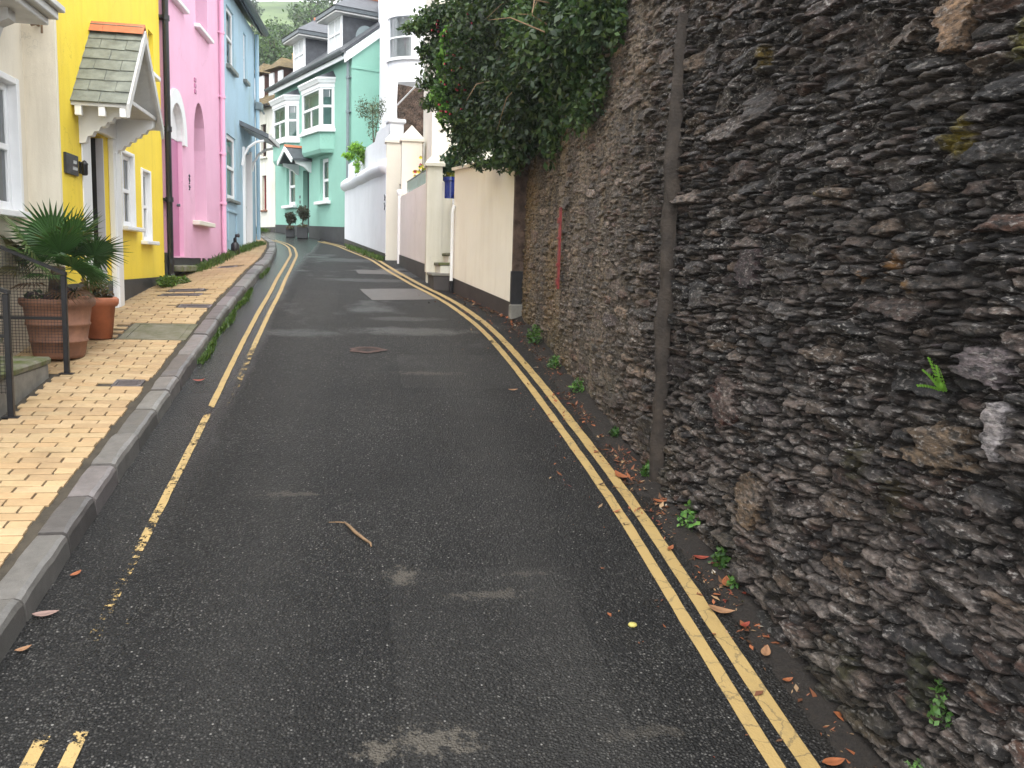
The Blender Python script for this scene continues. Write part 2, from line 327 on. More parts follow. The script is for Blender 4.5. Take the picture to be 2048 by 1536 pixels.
M['glass'] = glass_mat('window_glass'); M['panel'] = simple('green_glass_panel', (.20, .27, .25), .22, .12, 3, bumps=0)
M['dark'] = simple('dark_interior', (.03, .032, .036), .8, .2, bumps=0)
M['curtain'] = simple('net_curtain', (.62, .63, .62), .9, .08, 8, bumps=.3, bscale=25, bdist=.01)
M['doorgrey'] = simple('charcoal_door_paint', (.022, .023, .026), .35, .15, bumps=.08)
M['doorlight'] = simple('grey_white_door_paint', (.48, .47, .50), .4, .06, bumps=.05)
M['redrust'] = simple('red_rusted_iron', (.22, .030, .028), .6, .45, 20, bumps=.5, bscale=80, bdist=.004)
M['bluepot'] = simple('blue_glazed_pot', (.018, .035, .22), .18, .15, 8, bumps=.05, coat=.4)
M['leaf'] = leaf_mat('leaf_green'); M['palmleaf'] = leaf_mat('palm_leaf', .15, .4); M['dryleaf'] = leaf_mat('dry_leaf', .1, .6)
M['bark'] = simple('bark', (.075, .05, .03), .9, .4, 18, bumps=.8, bscale=40, bdist=.012)
M['twig'] = simple('dry_twig', (.17, .105, .055), .8, .4, 40, bumps=.5, bscale=120, bdist=.003)
M['chimney'] = simple('buff_chimney_pot', (.50, .32, .15), .8, .2, bumps=.2)
M['tilehung'] = simple('red_brown_hung_slates', (.085, .04, .032), .7, .35, 10, bumps=.5, bscale=25, bdist=.012)
M['mosstile'] = simple('mossy_brown_tiles', (.12, .085, .035), .85, .5, 6, bumps=.8, bscale=30, bdist=.02)
M['moss'] = leaf_mat('moss_tuft', .1, .8)
M['brickwall'] = simple('brown_rubble', (.115, .075, .055), .85, .6, 7, bumps=1., bscale=14, bdist=.04)
M['lead'] = simple('dark_lead', (.10, .115, .125), .45, .2, bumps=.1)
M['letters'] = simple('pale_lettering', (.55, .55, .53), .5, .05, bumps=0)
def mossy(name, base, moss=(.085, .105, .02)):
    m, t, p, out = new_mat(name); v = wpos(t)
    n = noise(t, 6, 7, .7, v)
    c = mixc(t, ramp(t, n.outputs[0], [(.38, 0.), (.6, 1.)]).outputs[0], base, moss)
    t.links.new(c, p.inputs['Base Color']); p.inputs['Roughness'].default_value = .85
    bump(t, p, noise(t, 60, 6, .7, v).outputs[0], .6, .008); return m
M['mossstone'] = mossy('mossy_step_stone', (.19, .175, .14))
M['mosscover'] = mossy('mossy_concrete_cover', (.17, .155, .115), (.10, .095, .05))
def hill_mat():
    m, t, p, out = new_mat('hill_pasture'); v = wpos(t)
    n = noise(t, .035, 6, .6, v); n2 = noise(t, .3, 6, .7, v)
    c = mixc(t, ramp(t, n.outputs[0], [(.42, 0.), (.55, 1.)]).outputs[0], (.04, .07, .022), (.15, .21, .07))
    c = mixc(t, mathn(t, 'MULTIPLY', n2.outputs[0], .7), c, (.045, .075, .025))
    t.links.new(c, p.inputs['Base Color']); p.inputs['Roughness'].default_value = .95; return m
M['hill'] = hill_mat()
M['ground'] = simple('garden_soil_and_turf', (.05, .055, .025), .95, .4, 3, bumps=.6, bscale=20, bdist=.03)

# ------------------------------------------------------------------ mesh builder
class MB:
    def __init__(s): s.v = []; s.f = []; s.c = None
    def add(s, vs, fs, col=None):
        b = len(s.v); s.v += [tuple(x) for x in vs]; s.f += [tuple(i+b for i in f) for f in fs]
        if col is not None:
            if s.c is None: s.c = [(1, 1, 1)]*b
            s.c += [col]*len(vs)
        return s
    def box(s, x0, x1, y0, y1, z0, z1):
        vs = [(x, y, z) for z in (z0, z1) for y in (y0, y1) for x in (x0, x1)]
        return s.add(vs, [(0, 2, 3, 1), (4, 5, 7, 6), (0, 1, 5, 4), (2, 6, 7, 3), (0, 4, 6, 2), (1, 3, 7, 5)])
    def cbox(s, x0, x1, y0, y1, z0, z1, b=.008, col=None):
        b = min(b, abs(x1-x0)*.3, abs(y1-y0)*.3, abs(z1-z0)*.3)
        X, Y, Z = (x0, x1), (y0, y1), (z0, z1); vs = []; idx = {}
        for i in (0, 1):
            for j in (0, 1):
                for k in (0, 1):
                    sx, sy, sz = 1-2*i, 1-2*j, 1-2*k
                    c = (X[i], Y[j], Z[k])
                    idx[i, j, k, 0] = len(vs); vs.append((c[0], c[1]+sy*b, c[2]+sz*b))
                    idx[i, j, k, 1] = len(vs); vs.append((c[0]+sx*b, c[1], c[2]+sz*b))
                    idx[i, j, k, 2] = len(vs); vs.append((c[0]+sx*b, c[1]+sy*b, c[2]))
        I = idx; fs = []
        for i in (0, 1): q = [I[i, 0, 0, 0], I[i, 1, 0, 0], I[i, 1, 1, 0], I[i, 0, 1, 0]]; fs.append(q if i else q[::-1])
        for j in (0, 1): q = [I[0, j, 0, 1], I[1, j, 0, 1], I[1, j, 1, 1], I[0, j, 1, 1]]; fs.append(q[::-1] if j else q)
        for k in (0, 1): q = [I[0, 0, k, 2], I[1, 0, k, 2], I[1, 1, k, 2], I[0, 1, k, 2]]; fs.append(q if k else q[::-1])
        for a in (0, 1):
            for c in (0, 1):
                def fix(q, flip): fs.append(q[::-1] if flip else q)
                fix([I[0, a, c, 1], I[0, a, c, 2], I[1, a, c, 2], I[1, a, c, 1]], (a+c) % 2 == 0)
                fix([I[a, 0, c, 0], I[a, 0, c, 2], I[a, 1, c, 2], I[a, 1, c, 0]], (a+c) % 2 == 1)
                fix([I[a, c, 0, 0], I[a, c, 0, 1], I[a, c, 1, 1], I[a, c, 1, 0]], (a+c) % 2 == 0)
        for i in (0, 1):
            for j in (0, 1):
                for k in (0, 1):
                    q = [I[i, j, k, 0], I[i, j, k, 1], I[i, j, k, 2]]
                    fs.append(q if (i+j+k) % 2 == 1 else q[::-1])
        return s.add(vs, fs, col)
    def prism(s, poly, lo, hi, axis='y'):
        """poly: 2-D points; extruded along axis"""
        n = len(poly)
        def P(a, b, h): return (a, h, b) if axis == 'y' else ((h, a, b) if axis == 'x' else (a, b, h))
        vs = [P(a, b, lo) for a, b in poly] + [P(a, b, hi) for a, b in poly]
        fs = [tuple(range(n))[::-1], tuple(range(n, 2*n))] + [(i, (i+1) % n, n+(i+1) % n, n+i) for i in range(n)]
        return s.add(vs, fs)
    def tube(s, pts, r, n=8, caps=True, col=None):
        pts = [Vector(p) for p in pts]; rr = r if hasattr(r, '__len__') else [r]*len(pts); vs = []; fs = []
        for i, p in enumerate(pts):
            d = (pts[min(i+1, len(pts)-1)] - pts[max(i-1, 0)]).normalized()
            a = d.cross(Vector((0, 0, 1)) if abs(d.z) < .9 else Vector((1, 0, 0))).normalized(); b = d.cross(a)
            for k in range(n):
                t = 2*pi*k/n; vs.append(p + a*cos(t)*rr[i] + b*sin(t)*rr[i])
        for i in range(len(pts)-1):
            for k in range(n): fs.append((i*n+k, i*n+(k+1) % n, (i+1)*n+(k+1) % n, (i+1)*n+k))
        if caps: fs.append(tuple(range(n))[::-1]); fs.append(tuple(range((len(pts)-1)*n, len(pts)*n)))
        return s.add(vs, fs, col)
    def lathe(s, prof_, cx=0, cy=0, n=28, col=None):
        vs = []; fs = []
        for r, z in prof_:
            for k in range(n): t = 2*pi*k/n; vs.append((cx+r*cos(t), cy+r*sin(t), z))
        for i in range(len(prof_)-1):
            for k in range(n): fs.append((i*n+k, i*n+(k+1) % n, (i+1)*n+(k+1) % n, (i+1)*n+k))
        return s.add(vs, fs, col)
    def build(s, name, mat, parent=None, smooth=False, mesh_only=False):
        me = bpy.data.meshes.new(name); me.from_pydata(s.v, [], s.f); me.update()
        if s.c is not None:
            ca = me.color_attributes.new('Col', 'FLOAT_COLOR', 'POINT')
            ca.data.foreach_set('color', np.array([(*c, 1) for c in s.c], np.float32).ravel())
        me.materials.append(M[mat] if isinstance(mat, str) else mat)
        if smooth: me.polygons.foreach_set('use_smooth', [True]*len(me.polygons))
        if mesh_only: return me
        return link(name, me, parent)
def link(name, me, parent=None):
    o = bpy.data.objects.new(name, me); COL.objects.link(o)
    if parent is not None:
        o.parent = parent
        if parent.get('zb') is not None: o.location.z = -parent['zb']
    return o
def np_mesh(name, V, F, mat, cols=None, smooth=True):
    V = np.asarray(V, np.float32); F = np.asarray(F, np.int32); k = F.shape[1]
    me = bpy.data.meshes.new(name); me.vertices.add(len(V)); me.vertices.foreach_set('co', V.ravel())
    me.loops.add(F.size); me.loops.foreach_set('vertex_index', F.ravel()); me.polygons.add(len(F))
    me.polygons.foreach_set('loop_start', np.arange(0, F.size, k, dtype=np.int32))
    me.polygons.foreach_set('loop_total', np.full(len(F), k, np.int32))
    if smooth: me.polygons.foreach_set('use_smooth', np.ones(len(F), bool))
    me.update(calc_edges=True)
    if cols is not None:
        ca = me.color_attributes.new('Col', 'FLOAT_COLOR', 'POINT')
        c = np.ones((len(V), 4), np.float32); c[:, :3] = cols; ca.data.foreach_set('color', c.ravel())
    me.materials.append(M[mat] if isinstance(mat, str) else mat); return me
def tag(o, label=None, cat=None, group=None, kind=None):
    if label: o['label'] = label
    if cat: o['category'] = cat
    if group: o['group'] = group
    if kind: o['kind'] = kind
    return o
def thing(name, label, cat, loc=(0, 0, 0), rotz=0, group=None, zabs=False):
    o = bpy.data.objects.new(name, None); COL.objects.link(o); o.location = loc; o.rotation_euler = (0, 0, rotz); o.empty_display_size = .2
    if zabs: o['zb'] = float(loc[2])
    return tag(o, label, cat, group)
def struct(name, me, parent=None):
    o = link(name, me, parent)
    if parent is None: o['kind'] = 'structure'
    return o
exec_order = True

# ================================================================== THE SETTING
def project(P):
    P = np.asarray(P, float); d = P - np.array([0, 0, CAMZ]); r, u, f = np.array(CR), np.array(CU), np.array(CF)
    z = d@f; return 1024+1750*(d@r)/z, 768-1750*(d@u)/z, z

def at_px(px, py, y):
    d = np.array(CF)+np.array(CR)*(px-1024)/1750-np.array(CU)*(py-768)/1750; k = y/d[1]; return d*k+np.array([0, 0, CAMZ])
# ---- ground under everything
ys = np.concatenate([np.linspace(-30, 0, 6), np.linspace(2, 30, 29), np.linspace(34, 60, 8)]); xs = np.array([-60, -30, -15, -8, -5, -3, 0, 3, 5, 8, 15, 30, 60.])
V = [(x, y, prof(y)-.55 if y > 0 else .15*y-.55) for y in ys for x in xs]
nx = len(xs); F = [(j*nx+i, j*nx+i+1, (j+1)*nx+i+1, (j+1)*nx+i) for j in range(len(ys)-1) for i in range(nx-1)]
struct('ground', np_mesh('ground', V, F, 'ground'))
# ---- hill behind the town
xs = np.linspace(-220, 160, 60); ys = np.linspace(42, 420, 64); V = []
X_, Y_ = np.meshgrid(xs, ys)
tt = np.clip((Y_-42)/118, 0, 1); H_ = 3 + 42.0*(tt**1.1) + 10*np.clip((Y_-160)/260, 0, 1) + 7*(fbm(X_/45+9, Y_/45, 3, 3)-.45)*tt - .03*np.abs(X_+10)
V = np.stack([X_, Y_, H_], -1).reshape(-1, 3); nx = 60
F = [(j*nx+i, j*nx+i+1, (j+1)*nx+i+1, (j+1)*nx+i) for j in range(63) for i in range(nx-1)]
struct('hill', np_mesh('hill', V, F, 'hill'))
def hill_z(x, y):
    i = np.argmin(np.abs(xs-x)); j = np.argmin(np.abs(ys-y)); return float(H_[j, i])

# ---- road
yy = np.concatenate([np.arange(-6, 25.01, .25), np.arange(25.5, 34, .5)]); V = []; nx = 9
for y in yy:
    xl = kerb_x(y)-.04 if y < 23.6 else np.interp(y, [23.6, 25.2], [kerb_x(23.6)-.04, -12]); xr = 2.2
    for i in range(nx): V.append((xl+(xr-xl)*i/(nx-1), y, prof(y)))
F = [(j*nx+i, j*nx+i+1, (j+1)*nx+i+1, (j+1)*nx+i) for j in range(len(yy)-1) for i in range(nx-1)]
road = struct('road', np_mesh('road', V, F, 'asphalt'))

def strip(name, path, width, wear, dz=.004):
    ysr = np.arange(path[0][0], path[-1][0], .05); V = []; F = []; C = []
    cx = np.interp(ysr, [p[0] for p in path], [p[1] for p in path])
    cx = np.convolve(np.pad(cx, 12, mode='edge'), np.ones(25)/25, 'valid')
    slope = np.gradient(cx, ysr); wy = np.interp(ysr, [q[0] for q in wear], [q[1] for q in wear])
    for i, y in enumerate(ysr):
        nrm = np.array([1, -slope[i]])/sqrt(1+slope[i]**2)
        for k in (-1, 1):
            wv = width/2*(1+.10*(vnoise(y*9, k*3.3, 5)-.5)*2); px, py = cx[i]+nrm[0]*wv*k, y+nrm[1]*wv*k
            V.append((px, py, prof(py)+dz)); C.append((wy[i],)*3)
    for i in range(len(ysr)-1): F.append((2*i, 2*i+1, 2*i+3, 2*i+2))
    o = link(name, np_mesh(name, V, F, 'paint', np.array(C)), road); return o
RO = [(1.0, 1.50), (2.5, 1.51), (4.7, 1.565), (7, 1.52), (8.0, 1.475), (8.9, 1.42), (9.9, 1.29), (10.95, 1.11), (12, .88), (14.07, .64), (16.8, .39), (18.9, .03), (21.3, -.36), (23, -.9)]
RI = [(y, x-.115-(.01 if y > 9 else 0)) for y, x in RO]
LO = [(1.0, -1.01), (6, -1.01), (8, -1.03), (11, -1.03), (13.9, -1.12), (17.4, -1.24), (19.9, -1.46), (21.6, -1.75), (23, -2.2)]
LI = [(y, x+.115) for y, x in LO]
strip('yellow_line', RO, .068, [(0, .46), (3, .50), (6, .44), (8.2, .38), (8.5, .2), (8.8, .5), (24, .5)])
strip('yellow_line', RI, .058, [(0, .44), (3.2, .46), (6, .42), (8.3, .36), (8.5, .1), (8.8, .5), (24, .45)])
strip('yellow_line', LO, .045, [(0, .4), (2.7, .25), (2.86, .12), (2.95, -.1), (3.0, -.8), (3.36, -.5), (3.45, -.10), (4.2, .0), (4.6, .08), (5.6, .14), (6.2, .10), (6.35, -.3), (6.5, .45), (24, .6)])
strip('yellow_line', LI, .045, [(0, .4), (2.7, .3), (2.86, .15), (2.95, -.1), (3.0, -.85), (3.4, -.5), (3.6, -.28), (3.9, -.5), (6.0, -.55), (6.5, -.25), (7.2, -.05), (8.0, .0), (8.5, .25), (8.7, .6), (24, .6)])
def sheet(name, pts, mat, dz, parent):
    mb = MB(); n = 8; V = []
    for j in range(n+1):
        for i in range(n+1):
            a, b, c, d = [np.array(p) for p in pts]; u, v = i/n, j/n
            q = (a*(1-u)+b*u)*(1-v) + (d*(1-u)+c*u)*v
            q = q + .03*np.array([vnoise(q[1]*7, q[0]*7, 3)-.5, vnoise(q[0]*7, q[1]*7, 4)-.5])
            V.append((q[0], q[1], prof(q[1])+dz))
    mb.add(V, [(j*(n+1)+i, j*(n+1)+i+1, (j+1)*(n+1)+i+1, (j+1)*(n+1)+i) for j in range(n) for i in range(n)])
    return mb.build(name, mat, parent)
sheet('tarmac_patch', [(.18, 10.6), (1.0, 10.8), (.78, 11.7), (.04, 11.55)], 'patch', .003, road)
sheet('tarmac_patch', [(.02, 13.6), (.68, 13.7), (.62, 14.4), (-.02, 14.35)], 'patch', .003, road)
# pothole with broken rusty rim
V = []; F = []; C = []
for j in range(9):
    for i in range(24):
        a = 2*pi*i/24; r = (.014+.014*j)*(1+.25*(vnoise(cos(a)*2+5, sin(a)*2+5, 2)-.5)*2); x = .1+r*cos(a)*1.25; y = 8.1+r*sin(a)*.8
        h = -.025+.03*min(1, j/5.)+.012*(vnoise(x*30, y*30, 1)-.5) if j < 7 else .001
        V.append((x, y, prof(y)+.006+max(h, -.004)*(.6))); C.append(np.array((.075, .045, .038))*(.3+.8*min(1, abs(j-3)/4)) if j > 1 else (.02, .016, .014))
for j in range(8):
    for i in range(24): F.append((j*24+i, j*24+(i+1) % 24, (j+1)*24+(i+1) % 24, (j+1)*24+i))
M['rimrust'] = vcol_mat('crumbled_red_tarmac', .85, .8, 70, .01)
link('pothole_rim', np_mesh('pothole_rim', V, F, 'rimrust', np.array(C)), road)

# ---- pavement: bedding, pavers, kerb stones
COVERS = [  # x0, x1, y0, y1
    (-2.02, -1.46, 7.95, 8.58), (-1.72, -1.52, 6.56, 6.73), (-1.79, -1.47, 9.36, 9.52), (-2.1, -1.72, 10.46, 10.64), (-2.12, -1.68, 10.1, 10.24), (-1.98, -1.72, 13.2, 13.5)]
yy = np.arange(-3, 24.9, .15); V = []; nx = 6
for y in yy:
    xl, xr = inner_x(y)-.35, kerb_x(y)-.05
    for i in range(nx):
        x = xl+(xr-xl)*i/(nx-1); V.append((x, y, pave_z(x, y)-.012))
F = [(j*nx+i, j*nx+i+1, (j+1)*nx+i+1, (j+1)*nx+i) for j in range(len(yy)-1) for i in range(nx-1)]
pavement = struct('pavement', np_mesh('pavement', V, F, 'joint'))
BR_COL = [(.40, .28, .15), (.43, .305, .165), (.39, .27, .142), (.435, .31, .175), (.40, .29, .16), (.375, .255, .135), (.41, .275, .145), (.35, .24, .13)]
bt = []
for c in BR_COL:
    bt.append(MB().cbox(-.5, .5, -.036, .036, -.05, 0, .004, c).build('brick', 'brick', mesh_only=True))
bricks = []
y = 2.2; row = 0
while y < 23.4:
    x = kerb_x(y)-.14-.036-.022*rnd.random(); first = .218 if row % 2 else .109; k = 0; end = inner_x(y)-.1
    if y < 7.75: end = -2.17 if 5.3 < y < 6.9 else end
    while x > end+.03:
        L = min(first if k == 0 else .218, x-end)
        cx = x-L/2
        if not any(a-L*.4 < cx < b+L*.4 and c-.03 < y < d+.03 for a, b, c, d in COVERS) and L > .04:
            bricks.append((cx, y+rnd.uniform(-.002, .002), L-.011, rnd.randrange(len(bt))))
        x -= L; k += 1
    y += .0815; row += 1
def brick_score(b):
    px, py, z = project((b[0], b[1], pave_z(b[0], b[1]))); return (1e3-b[1]) if (-60 < px < 2100 and -50 < py < 1560 and z > .3) else -b[1]
bricks.sort(key=brick_score, reverse=True)
def brick_matrix(b):
    cx, y, L, ti = b; z = pave_z(cx, y)
    s = atan2(pave_z(cx, y+.2)-pave_z(cx, y-.2), .4); cr = atan2(pave_z(cx+.1, y)-pave_z(cx-.1, y), .2)
    return Matrix.Translation((cx, y, z+rnd.uniform(-.0025, .0025))) @ Matrix.Rotation(s+rnd.gauss(0, .008), 4, 'X') @ Matrix.Rotation(-cr+rnd.gauss(0, .008), 4, 'Y') @ Matrix.Rotation(rnd.gauss(0, .006), 4, 'Z') @ Matrix.Diagonal((L, 1, 1, 1))
for b in bricks[:300]:
    o = link('brick', bt[b[3]], pavement); o.matrix_local = brick_matrix(b)
mb = MB()
tv = [(np.array([v.co[:] for v in m.vertices]), [tuple(p.vertices) for p in m.polygons]) for m in bt]
for b in bricks[300:]:
    mt = np.array(brick_matrix(b)); v, f = tv[b[3]]; q = v@mt[:3, :3].T+mt[:3, 3]
    dirt = vnoise(b[0]*2, b[1]*2, 9); c = np.array(BR_COL[b[3]])*(.85+.2*dirt) if b[1] < 10 else np.array(BR_COL[b[3]])*(.72+.3*dirt)
    mb.add(q.tolist(), f, tuple(c))
o = mb.build('far_bricks', 'brick', pavement); o['kind'] = 'stuff'
# kerb stones
y = -2.0; lens = [.7, .62, .66, .6, .64]
ycuts = [-2, -1.3, -.6, .1, .8, 1.5, 2.1, 2.7, 3.28, 3.62, 4.2, 4.62, 5.04, 5.55, 6.05, 6.49, 6.81, 7.46]
while ycuts[-1] < 24.2: ycuts.append(ycuts[-1]+rnd.uniform(.5, .78))
for a, b in zip(ycuts[:-1], ycuts[1:]):
    ym = (a+b)/2; L = b-a-.014; cxx = kerb_x(ym)
    g = rnd.uniform(.6, 1.3); col = (.128*g, .117*g*rnd.uniform(.97, 1.04), .111*g)
    nseg = 8; V = []; F = []; wtop = .135
    sec = [(-wtop, -.16), (-wtop, -.004), (-wtop+.006, 0), (-.03, .002), (-.010, -.008), (0, -.028), (.006, -.16)]
    for i in range(nseg+1):
        yl = -L/2+L*i/nseg; e = .006*(abs(2*i/nseg-1)**8)
        for (sx_, sz_) in sec:
            jx = .005*(vnoise((ym+yl)*9, sx_*40, 7)-.5)*2; jz = .004*(vnoise((ym+yl)*11, sx_*40, 8)-.5)*2
            V.append((sx_+jx, yl, sz_+jz-e))
    ns = len(sec)
    for i in range(nseg):
        for k in range(ns-1): F.append((i*ns+k, (i+1)*ns+k, (i+1)*ns+k+1, i*ns+k+1))
    mbk = MB(); mbk.add(V, F, col); mbk.f.append(tuple(range(ns))); mbk.f.append(tuple(range(nseg*ns, nseg*ns+ns))[::-1])
    o = mbk.build('kerb_stone', 'kerb', pavement, smooth=False)
    sl = atan2(prof(b)-prof(a), b-a); yw = -atan2(kerb_x(b)-kerb_x(a), b-a)
    o.matrix_local = Matrix.Translation((cxx, ym, prof(ym)+.115+rnd.uniform(-.010, .008))) @ Matrix.Rotation(yw, 4, 'Z') @ Matrix.Rotation(sl, 4, 'X') @ Matrix.Rotation(rnd.gauss(0, .01), 4, 'Y')

# ---- the rubble retaining wall on the right (x = 1.82), stone by stone
def stone_wall():
    root = thing('stone_wall', 'tall dark rubble stone retaining wall rising along the lane beside the yellow lines', 'stone wall', (1.9, 5, prof(5)))
    off = np.array([1.9, 5, prof(5)])
    Y0, Y1 = .4, 9.72
    def ZTf(y): return 3.15+.14*y
    ysg = [Y0]
    while ysg[-1] < Y1: ysg.append(ysg[-1]+max(.0065, .0030*ysg[-1]))
    ysg = np.array(ysg); zsg = np.linspace(0, 1, 600)
    Yg, Tg = np.meshgrid(ysg, zsg, indexing='ij')
    base = np.array([prof(v)-.06 for v in ysg])[:, None]
    ztop = ZTf(ysg)[:, None]; Zg = base + (ztop-base)*Tg
    # seeds: big stones first, small ones in what is left
    rg = np.random.default_rng(5); seeds = []   # y, z, a, b
    special = [(3.69, .97, .085, .125, (.20, .145, .09)), (2.57, 2.80, .055, .075, (.33, .22, .125)), (2.17, 1.60, .028, .075, (.55, .56, .60)), (4.06, 1.39, .12, .10, (.085, .035, .026)),
               (4.5, 1.9, .11, .07, (.032, .034, .038)), (2.27, 1.77, .10, .05, (.20, .18, .20)), (2.42, 1.5, .10, .06, (.20, .15, .095)), (3.9, 2.05, .10, .09, (.055, .035, .04))]
    for sp in special: seeds.append(sp[:4])
    S = np.array(seeds)
    def tryadd(n, amin, amax, asp):
        nonlocal S
        for _ in range(n):
            y = rg.uniform(Y0-.1, Y1+.1); zb = prof(y)-.05; z = rg.uniform(zb, ZTf(y))
            a = rg.uniform(amin, amax); b = a*rg.uniform(*asp)
            dy = np.abs(S[:, 0]-y)/(S[:, 2]+a); dz = np.abs(S[:, 1]-z)/(S[:, 3]+b)
            if np.min((dy**3+dz**3)) > .80: S = np.vstack([S, (y, z, a, b)])
    tryadd(25, .08, .13, (.45, .75)); tryadd(60, .14, .25, (.13, .24)); tryadd(500, .09, .15, (.13, .28)); tryadd(9000, .05, .09, (.14, .32)); tryadd(20000, .024, .05, (.18, .45)); tryadd(16000, .012, .026, (.28, .7))
    n = len(S)
    wy = Yg + .06*(fbm(Yg*5, Zg*14, 4, 21)-.45) + .014*(vnoise(Yg*40, Zg*60, 31)-.5); wz = Zg + .05*(fbm(Yg*3, Zg*6, 4, 22)-.45) + .010*(vnoise(Yg*30, Zg*80, 32)-.5)
    ID = np.zeros(Yg.shape, np.int32); G = np.zeros(Yg.shape)
    step = 40
    for i0 in range(0, len(ysg), step):
        sl = slice(i0, i0+step); ylo, yhi = ysg[sl][0]-.45, ysg[sl][-1]+.45
        idx = np.where((S[:, 0] > ylo) & (S[:, 0] < yhi))[0]; s = S[idx].astype(np.float32)
        py = wy[sl].ravel().astype(np.float32); pz = wz[sl].ravel().astype(np.float32)
        best = np.full(len(py), 9e9, np.float32); sec = best.copy(); bi = np.zeros(len(py), np.int32)
        for k, (cy, cz, a, b) in zip(idx, s):
            m = (np.abs(py-cy) < 4*a+.1) & (np.abs(pz-cz) < 5*b+.12)
            w_ = np.where(m)[0]
            d = (np.abs(py[w_]-cy)/a)**3.2 + (np.abs(pz[w_]-cz)/b)**3.2; d = d**(1/3.2)
            bw = best[w_]; better = d < bw
            sec[w_] = np.where(better, bw, np.minimum(sec[w_], d)); best[w_] = np.where(better, d, bw); bi[w_[better]] = k
        ID[sl] = bi.reshape(ID[sl].shape); G[sl] = np.minimum(sec-best, 3).reshape(ID[sl].shape)
    bsize = S[:, 3][ID]
    edge = G*bsize*.55                                   # rough metres to the nearest joint
    old = np.clip((5.35-Yg)/1.3+.5+.5*(fbm(Yg*1.5, Zg*1.2, 3, 45)-.45), 0, 1)                # 1 = the older dark length nearest, 0 = the lime-rich length beyond the joint
    gap = .002*old + .006*(1-old) + .006*(fbm(Yg*3, Zg*3, 3, 41)-.45)
    e = np.clip((edge-gap)/(.0045+.03*bsize), 0, 1); prof_e = e**.7
    proud = rg.uniform(.0, .032, n); tly = rg.normal(0, .10, n); tlz = rg.normal(.0, .28, n); ns_ = len(special); proud[:ns_] = .028; tly[:ns_] = 0; tlz[:ns_] = 0; cfac = np.ones(n); cfac[:ns_] = .3
    pr = (proud*(1))[ID]*(old*1.0+(1-old)*.45)
    tr_ = fbm(Yg*4, Zg*26, 4, 51)*11; fr_ = tr_-np.floor(tr_); tr_ = (np.floor(tr_)+np.clip((fr_-.5)*6+.5, 0, 1))/11      # cleaved into little steps
    cle = (tr_-.47)*.042 + (fbm(Yg*26, Zg*60, 3, 52)-.45)*.016
    pr = np.where(old > .5, pr, pr*1.4); hst = pr + (tly[ID]*(Yg-S[:, 0][ID]) + tlz[ID]*(Zg-S[:, 1][ID]))*(old*.9+.2) + cle*cfac[ID]*(.5+.7*old)
    hm = -.024 + .022*(1-old) + (fbm(Yg*14, Zg*14, 4, 61)-.45)*.022
    bulge = .05*(fbm(Yg*.6, Zg*.7, 2, 71)-.5) + .05*np.clip((prof(3)+.55-Zg)*1.2, 0, 1)*old - .035*(Zg-2)*.3
    h = hm + np.maximum(hst-hm, 0)*prof_e + bulge
    # colours
    pal = np.array([(.024, .023, .025), (.036, .032, .031), (.052, .040, .036), (.078, .052, .043), (.066, .057, .050), (.105, .085, .074), (.15, .115, .085), (.095, .050, .034), (.19, .16, .14), (.046, .033, .036)])
    pw = np.array([.22, .2, .14, .1, .12, .08, .05, .04, .02, .03]); pw2 = np.array([.03, .07, .10, .14, .16, .17, .16, .08, .05, .04])
    ci = np.where(S[:, 0]+rg.normal(0, .6, n) < 5.3, rg.choice(10, n, p=pw/pw.sum()), rg.choice(10, n, p=pw2/pw2.sum()))
    sc = pal[ci]*rg.uniform(.75, 1.3, (n, 1)); sc[S[:, 0] > 5.3] *= np.array([1.05, .98, .92])
    for k, sp in enumerate(special): sc[k] = sp[4]
    cst = sc[ID]
    lime = np.clip((fbm(Yg*2.2, Zg*2.0, 4, 81)-.42)*4, 0, 1)[..., None]
    cm = (np.array([.038, .032, .026])*old[..., None] + np.array([.112, .092, .070])*(1-old[..., None]))*(.7+.6*lime)
    # vertical lime runs on the paler length, black damp high on the near length, pale sky sheen painted low down, moss spots
    runs = np.clip((fbm(Yg*7, Zg*.35, 3, 91)-.5)*6, 0, 1)*(1-old)
    mixf = (1-prof_e)[..., None]
    mot = fbm(Yg*30, Zg*60, 4, 87); cst = cst*np.clip(.25+1.65*mot, .3, 2.2)[..., None]; c = cst*(1-mixf)+cm*mixf
    glint_fleck = (np.clip((vnoise(Yg*55, Zg*120, 88)-.72)*7, 0, 1)*np.clip((fbm(Yg*8, Zg*10, 3, 89)-.40)*5, 0, 1))[..., None]; c = c*(1-.75*glint_fleck)+np.array([.26, .24, .215])*.75*glint_fleck  # small pale flecks painted in for the glints on the stones
    c = c*(1-.55*runs[..., None]) + np.array([.24, .19, .125])*(.55*runs[..., None])
    painted_sheen = (np.clip((fbm(Yg*6, Zg*16, 4, 95)-.43)*5, 0, 1)*np.clip(1.35-(Zg-prof(3))*.72, .12, 1)*old)[..., None]*np.clip(e*1.5, 0, 1)[..., None]
    c = c*(1-.75*painted_sheen)+np.array([.31, .285, .265])*.75*painted_sheen  # sky reflection off the lower wet slabs, painted as pale grey
    painted_glint = (np.clip((vnoise(Yg*36, Zg*75, 97)-.80)*9, 0, 1)*np.clip(cle*60, 0, 1))[..., None]; c = c*(1-.6*painted_glint)+np.array([.30, .28, .26])*.6*painted_glint  # highlights painted on the proud cleaved steps
    black = (np.clip((fbm(Yg*1.1+3, Zg*.8, 4, 99)-.40)*4, 0, 1)*np.clip((Zg-1.3)*.8, 0, 1)*old)[..., None]; c = c*(1-.55*black)
    ochre = (np.clip((fbm(Yg*1.6+8, Zg*1.1, 4, 103)-.47)*5, 0, 1)*np.clip((Yg-6.2)/1.5, 0, 1))[..., None]; c = c*(1-.45*ochre)+np.array([.25, .165, .065])*.45*ochre
